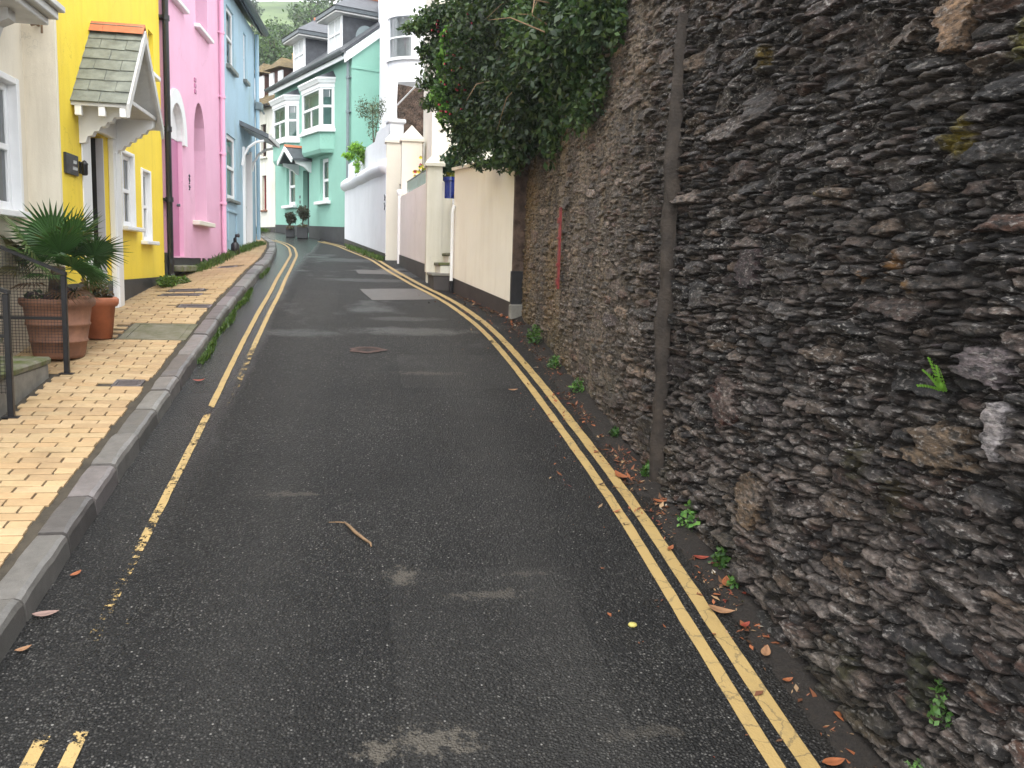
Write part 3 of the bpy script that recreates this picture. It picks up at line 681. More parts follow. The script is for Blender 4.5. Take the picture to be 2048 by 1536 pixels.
    for (my, mz, rr_, mc) in [(2.5, 2.46, .065, (.20, .17, .018)), (2.25, 2.69, .07, (.14, .14, .02)), (2.77, 2.07, .05, (.15, .075, .012)), (2.95, 2.02, .025, (.16, .08, .012)), (2.66, 2.0, .03, (.14, .075, .012)), (2.85, 1.35, .09, (.04, .035, .008)), (2.35, .75, .10, (.03, .032, .01)), (2.75, .62, .05, (.05, .045, .012)), (3.9, 3.0, .06, (.12, .09, .015)), (2.62, 1.28, .08, (.05, .038, .01)), (3.3, 2.35, .03, (.12, .10, .02)), (2.45, 3.0, .05, (.13, .12, .02))]:
        q = np.exp(-(((Yg-my)/rr_)**2+((Zg-mz)/rr_)**2)) * (.35+1.3*fbm(Yg*25, Zg*25, 3, 7)); q = np.clip((q-.28)*4, 0, 1)[..., None]
        c = c*(1-q)+np.array(mc)*q; h = h + q[..., 0]*.010
    green = (np.clip((fbm(Yg*2.5, Zg*2.5, 4, 111)-.45)*4, 0, 1)*np.clip((base+.55-Zg)*2.2, 0, 1))[..., None]; c = c*(1-.5*green)+np.array([.05, .055, .022])*.5*green
    c = np.clip(c*(old[..., None]*np.array([.56, .495, .46])+(1-old[..., None])*np.array([1.05, 1.0, .97])), .003, .8)
    Vx = 1.82 - h
    V = np.stack([Vx, Yg, Zg], -1).reshape(-1, 3)-off; C = c.reshape(-1, 3)
    nz = Yg.shape[1]; ny = Yg.shape[0]
    ii, jj = np.meshgrid(np.arange(ny-1), np.arange(nz-1), indexing='ij'); a = (ii*nz+jj).ravel()
    F = np.stack([a, a+1, a+nz+1, a+nz], 1)      # faces the lane (-x)
    idf = ID.ravel()[F]; same = (idf == idf[:, :1]).all(1); ef = (edge-gap).ravel()[F].min(1)
    isst = same & (ef > 0.0)
    sid = np.where(isst, idf[:, 0], -1)
    # screen area by projection
    px, py, pz = project(V+off); ctr = F[:, 0]; d2 = F[:, 2]
    area = np.abs((px[ctr]-px[d2])*(py[ctr]-py[d2])); infr = (px[ctr] > 0) & (px[ctr] < 2048) & (py[ctr] > 0) & (py[ctr] < 1536) & (pz[ctr] > .2)
    sa = np.bincount(sid[isst], weights=(area*infr)[isst], minlength=n); cnt = np.bincount(sid[isst], minlength=n)
    top = np.argsort(-sa)[:300]; top = top[cnt[top] > 6]
    def sub(sel, name, mat):
        f = F[sel]; u, inv = np.unique(f, return_inverse=True)
        return np_mesh(name, V[u], inv.reshape(f.shape), mat, C[u])
    order = np.argsort(sid, kind='stable'); ss = sid[order]
    for k in top:
        l, r = np.searchsorted(ss, k), np.searchsorted(ss, k, 'right')
        o = bpy.data.objects.new('stone', sub(order[l:r], 'stone', 'stone')); COL.objects.link(o); o.parent = root
    istop = np.isin(sid, top)
    o = link('small_stones', sub(np.where(isst & ~istop)[0], 'small_stones', 'stone'), root); o['kind'] = 'stuff'
    link('mortar', sub(np.where(~isst)[0], 'mortar', 'mortar'), root)
    mb = MB(); Wd = .45
    pts = [(y, prof(y)-.3) for y in np.linspace(Y0, Y1, 12)]
    mb.prism([(y-off[1], z-off[2]) for y, z in pts]+[(Y1-off[1], ZTf(Y1)-off[2]), (Y0-off[1], ZTf(Y0)-off[2])], 1.90-off[0], 1.90+Wd-off[0], 'x')
    mb.build('wall_core', 'cement', root)
    return root
wall = stone_wall()

# ================================================================== BUILDING KIT  (local x along the facade, -y outwards, z absolute)
def wall_front(mb, u0, u1, zb, zt, openings=(), reveal=.12, nu=1, y=0.):
    """front face with real openings; openings: (u0,u1,z0,z1[,arch rise])"""
    cuts = {u0, u1}
    for i in range(1, nu): cuts.add(u0+(u1-u0)*i/nu)
    ops = []
    for o in openings:
        a, b, c, d = o[:4]; ar = o[4] if len(o) > 4 else 0
        ops.append((a, b, c, d, ar))
        k = 14 if ar else 1
        for i in range(k+1): cuts.add(a+(b-a)*i/k)
    cuts = sorted(cuts)
    def top(o, u):
        a, b, c, d, ar = o
        if not ar: return d
        t = (u-(a+b)/2)/((b-a)/2); return d+ar*sqrt(max(0, 1-t*t))
    ZB = zb if callable(zb) else (lambda u: zb); ZT = zt if callable(zt) else (lambda u: zt)
    for a, b in zip(cuts[:-1], cuts[1:]):
        if b-a < 1e-6: continue
        cov = sorted([o for o in ops if o[0] <= a+1e-6 and o[1] >= b-1e-6], key=lambda o: o[2])
        la, lb = ZB(a), ZB(b)
        for o in cov:
            mb.add([(a, y, la), (b, y, lb), (b, y, o[2]), (a, y, o[2])], [(0, 1, 2, 3)])
            ta, tb = top(o, a), top(o, b); la, lb = ta, tb
            mb.add([(a, y, ta), (b, y, tb), (b, y+reveal, tb), (a, y+reveal, ta)], [(0, 1, 2, 3)])
        mb.add([(a, y, la), (b, y, lb), (b, y, ZT(b)), (a, y, ZT(a))], [(0, 1, 2, 3)])
    for o in ops:
        a, b, c, d, ar = o
        mb.add([(a, y, c), (b, y, c), (b, y+reveal, c), (a, y+reveal, c)], [(3, 2, 1, 0)])
        mb.add([(a, y, c), (a, y, d), (a, y+reveal, d), (a, y+reveal, c)], [(0, 1, 2, 3)][::-1])
        mb.add([(b, y, c), (b, y, d), (b, y+reveal, d), (b, y+reveal, c)], [(3, 2, 1, 0)])
def wall_body(mb, u0, u1, zb, zt, depth, y=0.):
    mb.add([(u0, y, zb), (u0, y+depth, zb), (u0, y+depth, zt), (u0, y, zt)], [(0, 3, 2, 1)][::-1])
    mb.add([(u1, y, zb), (u1, y+depth, zb), (u1, y+depth, zt), (u1, y, zt)], [(0, 1, 2, 3)])
    mb.add([(u0, y+depth, zb), (u1, y+depth, zb), (u1, y+depth, zt), (u0, y+depth, zt)], [(3, 2, 1, 0)])
    mb.add([(u0, y, zt), (u1, y, zt), (u1, y+depth, zt), (u0, y+depth, zt)], [(0, 1, 2, 3)])
def sash(parent, u0, u1, z0, z1, rec=.07, fw=.045, bars=0, sill=True, surround=None, curtain='sides', mat='whitepaint', sillmat='whitepaint', meet=.5, sill_ext=.06, sill_h=.05, sill_out=.07, arch=0):
    """sash window filling an opening: frame, two panes, sill, curtain and the dark room behind"""
    f = MB(); zm = z0+(z1-z0)*meet
    y0, y1 = rec, rec+.045
    f.cbox(u0, u0+fw, y0, y1, z0, z1+arch*.35, .005); f.cbox(u1-fw, u1, y0, y1, z0, z1+arch*.35, .005)
    f.cbox(u0+fw, u1-fw, y0, y1, z0, z0+fw*1.2, .005)
    if not arch: f.cbox(u0+fw, u1-fw, y0, y1, z1-fw, z1, .005)
    f.cbox(u0+fw, u1-fw, y0-.008, y1-.004, zm-fw*.4, zm+fw*.4, .004)
    for i in range(bars):
        x = u0+fw+(u1-u0-2*fw)*(i+1)/(bars+1); f.box(x-.009, x+.009, y0+.006, y1-.006, z0+fw*1.2, zm-fw*.4); f.box(x-.009, x+.009, y0+.006, y1-.006, zm+fw*.4, z1-fw if not arch else z1+arch*.9)
    if arch:   # arched head as a curved rail
        n = 14; c = (u0+u1)/2; hw = (u1-u0)/2
        for i in range(n):
            t0, t1 = pi*i/n, pi*(i+1)/n
            P = [(c-hw*cos(t), z1+arch*sin(t)) for t in (t0, t1)]; Q = [(c-(hw-fw)*cos(t), z1+(arch-fw)*sin(t)) for t in (t0, t1)]
            f.add([(P[0][0], y0, P[0][1]), (P[1][0], y0, P[1][1]), (Q[1][0], y0, Q[1][1]), (Q[0][0], y0, Q[0][1]),
                   (P[0][0], y1, P[0][1]), (P[1][0], y1, P[1][1]), (Q[1][0], y1, Q[1][1]), (Q[0][0], y1, Q[0][1])], [(0, 1, 2, 3)[::-1], (3, 2, 6, 7)[::-1]])
    if surround:
        s, so = surround
        f.cbox(u0-s, u0+.004, -so, rec+.02, z0, z1+s, .006); f.cbox(u1-.004, u1+s, -so, rec+.02, z0, z1+s, .006); f.cbox(u0+.004, u1-.004, -so+.002, rec+.02, z1-.004, z1+s-.002, .006)
    wobj = f.build('window', mat, parent)
    for a, b in ((z0+fw, zm), (zm, z1-fw+(arch*.97 if arch else 0))):
        g = MB(); yp = y0+.022 if b <= zm else y0+.016
        g.add([(u0+fw*.6, yp, a), (u1-fw*.6, yp, a), (u1-fw*.6, yp, b), (u0+fw*.6, yp, b)], [(0, 1, 2, 3)]); g.build('pane', 'glass', wobj)
    d = MB(); d.box(u0-.02, u1+.02, y1+.25, y1+.27, z0-.02, z1+arch+.02); d.build('room_behind', 'dark', wobj)
    if curtain:
        c = MB(); W = u1-u0
        rng = [(u0, u0+W*.3), (u1-W*.3, u1)] if curtain == 'sides' else [(u0, u1)]
        lo = z0 if curtain != 'blind' else z0+(z1-z0)*.62
        for a, b in rng:
            n = max(6, int((b-a)/.03)); vs = []
            for i in range(n+1):
                x = a+(b-a)*i/n; yy_ = y1+.05+.015*sin(i*1.9)
                vs += [(x, yy_, lo), (x, yy_, z1+arch*.9)]
            c.add(vs, [(2*i, 2*i+2, 2*i+3, 2*i+1) for i in range(n)])
        c.build('curtain', 'curtain', wobj, smooth=True)
    if sill:
        s = MB(); s.cbox(u0-sill_ext, u1+sill_ext, -sill_out, rec+.01, z0-sill_h, z0+.004, .008); s.build('sill', sillmat, wobj)
    return wobj
def pitched_roof(parent, u0, u1, z, depth, pitch, mat, over=.18, ov_u=.08, th=.06, gutter=None, slates=None):
    h = (depth/2+over)*math.tan(radians(pitch)); mb = MB()
    y0, ym, y1 = -over, depth/2, depth+over
    zb = z - over*math.tan(radians(pitch))*0
    pr = [(y0, zb), (ym, zb+h), (y1, zb), (y1, zb+th), (ym, zb+h+th), (y0, zb+th)]
    mb.prism(pr, u0-ov_u, u1+ov_u, 'x'); r = mb.build('roof', mat, parent)
    # gable infill
    g = MB(); g.prism([(0, z), (depth, z), (ym, zb+h-.01)], u0+.005, u1-.005, 'x'); g.build('gable', parent['wallmat'], parent)
    if slates:
        sw, sh = slates; L = sqrt((ym-y0)**2+h*h); nrow = int(L/sh); s = MB(); dirv = ((ym-y0)/L, h/L)
        for r_ in range(nrow):
            t0 = r_*sh; x = u0-ov_u-(sw/2 if r_ % 2 else 0)
            while x < u1+ov_u:
                a, b = max(x, u0-ov_u), min(x+sw-.006, u1+ov_u)
                if b-a > .03:
                    lift = .012+.004*rnd.random()
                    p0 = (y0+dirv[0]*(t0-.01), zb+th+dirv[1]*(t0-.01)+lift); p1 = (y0+dirv[0]*(t0+sh), zb+th+dirv[1]*(t0+sh)+.003)
                    s.add([(a, p0[0], p0[1]), (b, p0[0], p0[1]), (b, p1[0], p1[1]), (a, p1[0], p1[1]), (a, p0[0], p0[1]-.012), (b, p0[0], p0[1]-.012)], [(0, 1, 2, 3), (4, 5, 1, 0)])
                x += sw
        so_ = s.build('slates', mat, r); so_['kind'] = 'stuff'
    if gutter:
        gm, gr = gutter; g = MB(); pts = []
        n = 8
        vs = []; 
        for x in (u0-ov_u, u1+ov_u):
            for k in range(n+1): t = pi+pi*k/n; vs.append((x, y0-gr*.6+gr*cos(t), zb+.03+gr*sin(t)))
        g.add(vs, [(k, k+1, n+2+k, n+1+k) for k in range(n)])
        vs2 = [(x, y+(0 if abs(y-(y0-gr*.6)) < 1e-9 else 0), z_) for x, y, z_ in vs]
        g.box(u0-ov_u, u1+ov_u, y0+.01, y0+.03, zb-.05, zb+.05)
        g.build('gutter', gm, parent)
    return r
def downpipe(name, mat, u, z0, z1, r=.035, out=.06, parent=None, brackets=(), shoe=True):
    mb = MB(); pts = [(u, -out, z1), (u, -out, z0+.06)]
    mb.tube(pts, r, 10)
    if shoe: mb.tube([(u, -out, z0+.08), (u, -out-.05, z0+.015)], r, 10)
    for z in brackets:
        mb.tube([(u, -out, z-.02), (u, -out, z+.02)], r*1.35, 10); mb.box(u-r*2.1, u+r*2.1, -out+r*.3, 0, z-.012, z+.012)
    return mb.build(name, mat, parent, smooth=False)
def facade_root(name, label, origin, ang_deg, zb, wallmat, cat='house', group=None):
    o = thing(name, label, cat, (origin[0], origin[1], zb), radians(ang_deg), group, zabs=True); o['wallmat'] = wallmat; o['kind'] = 'thing'; return o
def arc_band(mb, c, z, r0, rise0, r1, rise1, y0, y1, n=18, leg=0):
    """arched moulding between two ellipses, standing proud from y0 (outer) to y1"""
    P = []; Q = []
    if leg: P.append((c-r0, z-leg)); Q.append((c-r1, z-leg))
    for i in range(n+1):
        t = pi*i/n; P.append((c-r0*cos(t), z+rise0*sin(t))); Q.append((c-r1*cos(t), z+rise1*sin(t)))
    if leg: P.append((c+r0, z-leg)); Q.append((c+r1, z-leg))
    k = len(P); vs = [(x, y0, zz) for x, zz in P]+[(x, y0, zz) for x, zz in Q]+[(x, y1, zz) for x, zz in P]+[(x, y1, zz) for x, zz in Q]; fs = []
    for i in range(k-1):
        fs += [(i+k, i, i+1, i+1+k), (i, i+2*k, i+1+2*k, i+1), (i+k, i+1+k, i+1+3*k, i+3*k)]
    fs += [(0, k, 3*k, 2*k), (k-1, 3*k-1, 4*k-1, 2*k-1)]
    mb.add(vs, fs)

# ================================================================== LEFT SIDE HOUSES (facade along +Y: rotation 90 deg, local x = world y)
# ---- cream house, set a little back
ch = facade_root('cream_house', 'cream rendered house at the left edge with white sash window and bay', (-2.62, 0), 90, prof(5), 'cream')
mb = MB(); ops = [(6.75, 7.60, 2.33, 3.30), (4.6, 5.75, 1.55, 3.4)]
wall_front(mb, 3.0, 7.80, lambda u: prof(u)-.2, 5.9, ops, .14); wall_body(mb, 3.0, 7.80, .1, 5.9, 5)
mb.box(7.795, 7.845, -.245, .3, .8, 5.9)                # return that closes the step between the two fronts
mb.build('wall', 'cream', ch)
sash(ch, 6.75, 7.60, 2.33, 3.30, rec=.05, fw=.06, bars=1, surround=(.05, .02), curtain='sides', sill_ext=.05)
mb = MB(); mb.box(4.6, 5.75, .10, .14, 1.55, 3.4); mb.build('door', 'doorgrey', ch)
# first-floor bay: only its lower corner comes into the picture
mb = MB(); mb.cbox(5.6, 7.28, -.34, 0, 3.92, 5.6, .01); mb.build('bay', 'whitepaint', ch)
mb = MB()
for i, (o_, z_, h_) in enumerate([(.46, 3.80, .045), (.42, 3.74, .06), (.36, 3.69, .05)]): mb.cbox(5.5, 7.34+o_*.05-(.03*i), -o_, 0, z_, z_+h_, .006)
mb.build('cornice', 'oldpaint', ch)
for u in (5.8, 6.85):
    mb = MB(); mb.prism([(0, 3.69), (-.24, 3.69), (-.24, 3.62), (-.16, 3.58), (-.13, 3.50), (-.05, 3.46), (-.05, 3.36), (0, 3.34)], u, u+.13, 'x'); mb.build('corbel', 'oldpaint', ch)
mb = MB(); mb.tube([(7.80, -.13, 3.80), (7.74, -.13, 3.80)], .012, 8); mb.tube([(7.74, -.17, 3.81), (7.74, -.09, 3.79)], .014, 8); mb.tube([(7.74, -.17, 3.81), (7.74, -.17, 3.73)], .009, 8)
mb.build('hook', 'twig', ch)
mb = MB(); mb.prism([(0, 0), (0, 0)], 0, 0, 'x') if False else None
pitched_roof(ch, 3.0, 7.8, 5.9, 5, 38, 'darkslate', gutter=('iron', .06))

# ---- steps, railings of the cream house
st = thing('door_steps', 'mossy stone steps with worn slab below the cream house door', 'steps', (-2.4, 6.3, prof(6.3)+.1))
bz = prof(6.3)+.1; L0 = (-2.4, 6.3)
for (x0, x1, y0, y1, z0, z1) in [(-2.62, -2.19, 5.3, 6.83, .8, 1.27), (-2.72, -2.43, 5.3, 6.62, .9, 1.44)]:
    mb = MB(); mb.cbox(x0-L0[0]+.03, x1-L0[0]-.012, y0-L0[1], y1-L0[1]-.02, z0-bz, z1-.05-bz, .01); mb.build('riser', 'concrete', st)
    mb = MB()
    n = 10; vs = []; fs = []
    for j in range(n+1):
        yv = y0+(y1-y0)*j/n
        for x, zz in ((x0, z1-.05), (x0, z1), (x1-.02+.012*rnd.random(), z1-.004*rnd.random()), (x1+.004*rnd.random(), z1-.018), (x1-.004, z1-.05)): vs.append((x-L0[0], yv-L0[1], zz-bz))
    for j in range(n):
        for k in range(4): fs.append((j*5+k, j*5+k+1, (j+1)*5+k+1, (j+1)*5+k))
    fs += [(4, 3, 2, 1, 0), tuple(n*5+k for k in range(5))]
    mb.add(vs, fs); mb.build('tread', 'mossstone', st)
mb = MB(); mb.cbox(-2.19-L0[0], -2.135-L0[0], 5.3-L0[1], 6.95-L0[1], .85-bz, 1.0-bz, .006)
def railing(name, label, y, x0, x1, ztop0, ztop1, lowz, base):
    r = thing(name, label, 'railing', (x0, y, base), 0)
    mb = MB(); s = .018
    mb.cbox(-s, s, -s, s, 0, ztop0-base-.01, .004); mb.cbox(-.05, .05, -.04, .04, 0, .008, .002); mb.build('post', 'iron', r)
    mb = MB(); a = Vector((.02, 0, ztop0-base)); b = Vector((x1-x0, 0, ztop1-base)); d = .022
    mb.add([(p.x, yy_, p.z+zz) for p in (a, b) for yy_, zz in ((-d, -.012), (d, -.012), (d, .012), (-d, .012))], [(0, 1, 2, 3), (7, 6, 5, 4), (0, 4, 5, 1), (1, 5, 6, 2), (2, 6, 7, 3), (3, 7, 4, 0)]); mb.build('handrail', 'iron', r)
    mb = MB(); mb.cbox(x1-x0, 0, -.011, .011, lowz-base-.011, lowz-base+.011, .003); mb.build('rail', 'iron', r)
    mb = MB(); W = x0-x1; zt = lambda x: ztop0-base+(ztop1-ztop0)*(-x/W); p_ = .022; x = -.03      # woven wire infill
    while x > -W:
        mb.tube([(x, .003, .15), (x, .003, zt(x)-.015)], .0016, 4, False); x -= p_
    z = .16
    while z < ztop1-base:
        xs_ = 0 if z < ztop0-base-.02 else -W*(z-(ztop0-base-.02))/(ztop1-ztop0+1e-6)
        if xs_ > -W: mb.tube([(xs_, -.003, z), (-W, -.003, z)], .0016, 4, False)
        z += p_
    mb.build('wire_mesh', 'iron', r); return r
railing('railing', 'black iron railing with wire mesh in front of the palm pot', 6.88, -2.10, -2.60, 1.87, 2.085, 1.545, prof(6.88)+.105)
railing('railing', 'black iron railing at the left edge, nearer than the palm', 5.88, -2.13, -2.60, 1.77, 1.95, 1.5, prof(5.88)+.105)

# ---- yellow house
yh = facade_root('yellow_house', 'bright yellow house with slate gabled porch and charcoal door', (-2.38, 0), 90, prof(9.5), 'yellow')
mb = MB(); ops = [(9.72, 10.21, 2.31, 3.06), (10.60, 10.98, 2.18, 2.96), (11.10, 11.36, 4.12, 4.60), (8.66, 9.06, 1.4, 3.12)]
wall_front(mb, 7.85, 11.70, 1.75, 6.4, [o for o in ops[:3]]+[(8.66, 9.06, 1.75, 3.12)], .16); wall_body(mb, 7.85, 11.70, 1.0, 6.4, 5)
mb.build('wall', 'yellow', yh)
mb = MB(); wall_front(mb, 7.85, 11.715, lambda u: pave_z(-2.36, u)-.1, 1.762, [(8.66, 9.06, 1.38, 1.762)], .16, y=-.012)
mb.add([(7.85, -.012, 1.762), (11.715, -.012, 1.762), (11.715, 0, 1.762), (7.85, 0, 1.762)], [(0, 1, 2, 3)]); mb.add([(11.715, -.012, 1.4), (11.715, .3, 1.4), (11.715, .3, 1.762), (11.715, -.012, 1.762)], [(0, 1, 2, 3)])
mb.build('plinth', 'plinth', yh)
sash(yh, 9.72, 10.21, 2.31, 3.06, rec=.03, fw=.05, bars=1, surround=(.035, .018), sill_ext=.12, sill_h=.04, sill_out=.09)
sash(yh, 10.60, 10.98, 2.18, 2.96, rec=.03, fw=.045, bars=0, surround=(.03, .018), sill_ext=.1, sill_h=.04, sill_out=.08)
sash(yh, 11.10, 11.36, 4.12, 4.60, rec=.05, fw=.035, sill_ext=.04)
# door in its deep opening, white case and pilaster
dr = MB(); dr.cbox(8.66, 9.06, .15, .19, 1.36, 3.12, .005); dr = dr.build('door', 'doorgrey', yh)
for (a, b, c, d) in [(8.70, 8.84, 1.5, 2.15), (8.88, 9.02, 1.5, 2.15)]:
    mb = MB(); mb.cbox(a, b, .138, .15, c, d, .006); mb.build('panel', 'doorgrey', dr)
mb = MB(); mb.add([(8.70, .147, 2.28), (9.02, .147, 2.28), (9.02, .147, 3.02), (8.70, .147, 3.02)], [(0, 1, 2, 3)]); mb.build('pane', 'glass', dr)
mb = MB(); mb.cbox(8.76, 8.96, .135, .15, 2.17, 2.215, .004); mb.build('letterbox', 'lead', dr)
mb = MB(); mb.box(9.045, 9.065, .055, .15, 1.38, 3.1); mb.build('dark_lining', 'doorgrey', dr)
mb = MB(); mb.box(9.04, 9.065, -.01, .053, 1.38, 3.1); mb.build('grey_lining', 'doorlight', dr)
mb = MB()
mb.cbox(8.40, 8.655, -.012, .0, 1.36, 3.13, .004); mb.cbox(9.25, 9.48, -.055, .0, 1.36, 3.13, .008); mb.cbox(9.28, 9.45, -.068, -.05, 1.5, 3.0, .005)
mb.cbox(8.40, 9.48, -.06, .0, 3.13, 3.34, .008); mb.build('door_case', 'whitepaint', yh)
# open slate porch on cut brackets
po = thing('tmp', None, None) if False else None
ymid, hw, zr, ze, pj = 8.84, .68, 4.06, 3.31, .44
pm = MB()
for s_ in (-1, 1):     # boarded soffit planes
    a = (ymid, zr-.05); b = (ymid+s_*hw, ze-.05)
    pm.add([(a[0], 0, a[1]), (b[0], 0, b[1]), (b[0], -pj, b[1]), (a[0], -pj, a[1]), (a[0], 0, a[1]+.035), (b[0], 0, b[1]+.035), (b[0], -pj, b[1]+.035), (a[0], -pj, a[1]+.035)], [(0, 1, 2, 3), (4, 7, 6, 5), (1, 5, 6, 2), (2, 6, 7, 3)])
porch = pm.build('porch', 'oldpaint', yh)
rows = 7
for s_ in (-1, 1):
    L = sqrt(hw**2+(zr-ze)**2); dx, dz = -s_*hw/L, (zr-ze)/L; sh = L/rows
    for r_ in range(rows):
        cutp = [0, .5, 1] if r_ % 2 == 0 else [0, .26, .74, 1]
        for a, b in zip(cutp[:-1], cutp[1:]):
            ya, yb = -pj*1.03*a, -pj*1.03*b+.004; t0, t1 = r_*sh-.015, (r_+1)*sh+.05
            lift = .018+rnd.uniform(-.002, .003); mb = MB()
            def P(t, yv, up): return (ymid+s_*hw+dx*t - (-s_)*0 + (s_*dz)*up*1.0, yv, ze-.015+dz*t+abs(dx)*up)
            j = rnd.uniform(-.008, .008)
            vs = [P(t0+j, ya, lift), P(t0-j, yb, lift), P(t1, yb, .004), P(t1, ya, .004)]; vs2 = [P(t0+j, ya, lift-.012), P(t0-j, yb, lift-.012), P(t1, yb, -.004), P(t1, ya, -.004)]
            mb.add(vs+vs2, [(0, 1, 2, 3), (7, 6, 5, 4), (0, 4, 5, 1), (1, 5, 6, 2), (2, 6, 7, 3), (3, 7, 4, 0)]); mb.build('slate', 'slate', porch)
for a, b in ((0, .24), (.245, .99)):       # two clay ridge tiles
    mb = MB(); mb.add([(ymid-.10, -pj*1.06*a, zr-.055), (ymid, -pj*1.06*a, zr+.05), (ymid+.10, -pj*1.06*a, zr-.055), (ymid-.10, -pj*1.06*b, zr-.055), (ymid, -pj*1.06*b, zr+.05), (ymid+.10, -pj*1.06*b, zr-.055), (ymid-.10, -pj*1.06*b, zr-.075), (ymid, -pj*1.06*b, zr+.028), (ymid+.10, -pj*1.06*b, zr-.075)],
                      [(0, 3, 4, 1), (1, 4, 5, 2), (3, 6, 7, 4), (4, 7, 8, 5)]); mb.build('ridge_tile', 'ridge', porch)
for s_ in (-1, 1):     # barge boards with pointed ends
    mb = MB(); t = (s_*hw*1.02, ze-zr); n_ = (zr-ze)/sqrt(hw**2+(zr-ze)**2)
    poly = [(ymid, zr-.005), (ymid+s_*hw*1.02, ze-.02), (ymid+s_*hw*1.0, ze-.13), (ymid+s_*(hw-.055), ze-.045), (ymid, zr-.11)]
    if s_ > 0: poly = poly[::-1]
    mb.prism([(p, q) for p, q in poly], -pj-.028, -pj-.002, 'y'); mb.build('bargeboard', 'oldpaint', porch)
for u in (8.30, 8.52, 8.72):  # rafter feet under the lower eave
    mb = MB(); mb.cbox(ymid-hw+.005, ymid-hw+.06, -.06-(u-8.3)*.85-.02, -.025-(u-8.3)*.85, ze-.13, ze-.03, .004); mb.build('rafter_foot', 'whitepaint', porch)
for u, sgn in ((8.36, 1), (9.36, 1)):  # stepped solid brackets
    mb = MB(); poly = [(0, 3.34), (-.40, 3.34), (-.40, 3.27)]
    for k in range(6): poly += [(-.40+.055*k+.02, 3.25-.042*k), (-.40+.055*(k+1), 3.245-.042*k)]
    poly += [(-.05, 2.98), (0, 2.97)]
    mb.prism(poly[::-1], u, u+.09, 'x'); mb.build('bracket', 'whitepaint', porch)
mb = MB(); mb.cbox(8.3, 9.5, -pj+.02, 0, 3.335, 3.375, .005); mb.build('tie_board', 'oldpaint', porch)
pitched_roof(yh, 7.85, 11.7, 6.4, 5, 38, 'darkslate', gutter=('iron', .06))
# house sign and wall lamp beside the door
sg = thing('house_sign', 'dark slate nameplate on yellow wall left of the door', 'sign', (-2.38, 8.075, 2.76), radians(90))
mb = MB(); mb.cbox(-.165, .165, -.022, 0, -.085, .085, .004); mb.build('plate', 'plinth', sg)
def lettering(parent, text, x, z, size, mat, y, extr=.0015):
    cu = bpy.data.curves.new('lettering', 'FONT'); cu.body = text; cu.size = size; cu.extrude = extr; cu.align_x = 'CENTER'; cu.align_y = 'CENTER'
    ob = bpy.data.objects.new('lettering', cu); COL.objects.link(ob); ob.parent = parent; ob.location = (x, y, z); ob.rotation_euler = (radians(90), 0, 0)
    cu.materials.append(M[mat]); return ob
for z_, s_ in ((.022, (.02, .10)), (-.03, (.0, .12))):   # two lines of unreadable cut letters
    mb = MB(); x = s_[0]
    while x < s_[1]:
        mb.tube([(x, -.024, z_-.012), (x+.008, -.024, z_+.014), (x+.014, -.024, z_-.008)], .0022, 5); x += .022
    mb.build('lettering', 'letters', sg)
lp = thing('wall_lamp', 'small black wall lantern beside the white door case', 'lamp', (-2.38, 8.335, 2.76), radians(90)); lp.scale = (.7, .7, .75)
mb = MB(); mb.cbox(-.03, .03, -.02, 0, -.07, .07, .004); mb.build('backplate', 'iron', lp)
mb = MB(); mb.lathe([(.004, -.09), (.03, -.085), (.038, -.07), (.04, .03), (.046, .045), (.02, .075), (.004, .085)], 0, -.06, 12); mb.build('lantern', 'iron', lp, smooth=True)
# black cast downpipe between yellow and pink
dp = thing('downpipe', 'tall black cast iron downpipe between the yellow and pink houses', 'downpipe', (-2.38, 11.78, pave_z(-2.36, 11.78)), radians(90), zabs=True)
o = downpipe('pipe', 'iron', 0, pave_z(-2.36, 11.8), 6.5, .038, .06, dp)
for z in (1.95, 2.72, 3.58, 4.9):
    mb = MB(); mb.tube([(0, -.06, z-.03), (0, -.06, z+.03)], .05, 12); mb.box(-.09, .09, -.03, .03, z-.015, z+.015); mb.build('collar', 'iron', dp)
mb = MB(); mb.box(-.07, .07, -.03, .05, 1.7, 2.06); mb.build('foot_block', 'plinth', dp)

# ---- pink house (turned 2.5 degrees)
PA = 2.5; PO = (-2.37, 11.7); PR = 90-PA
ph = facade_root('pink_house', 'pink rendered house with white arched doorway and arched window', PO, PR, prof(12.5), 'pink')
mb = MB(); ops = [(.30, 1.02, 2.02, 3.55, .44), (1.72, 2.50, 2.53, 3.60, .64), (1.98, 2.78, 5.30, 6.3), (.30, 1.15, 5.30, 6.3)]
wall_front(mb, .12, 3.86, 2.0, 7.2, ops, .30); wall_body(mb, .12, 3.86, 1.4, 7.2, 5); mb.build('wall', 'pink', ph)
mb = MB(); wall_front(mb, .12, 3.87, lambda u: 1.5, lambda u: 2.0+.012*sin(u*7), [], .1, nu=24, y=.014); mb.build('plinth', 'plinth', ph)
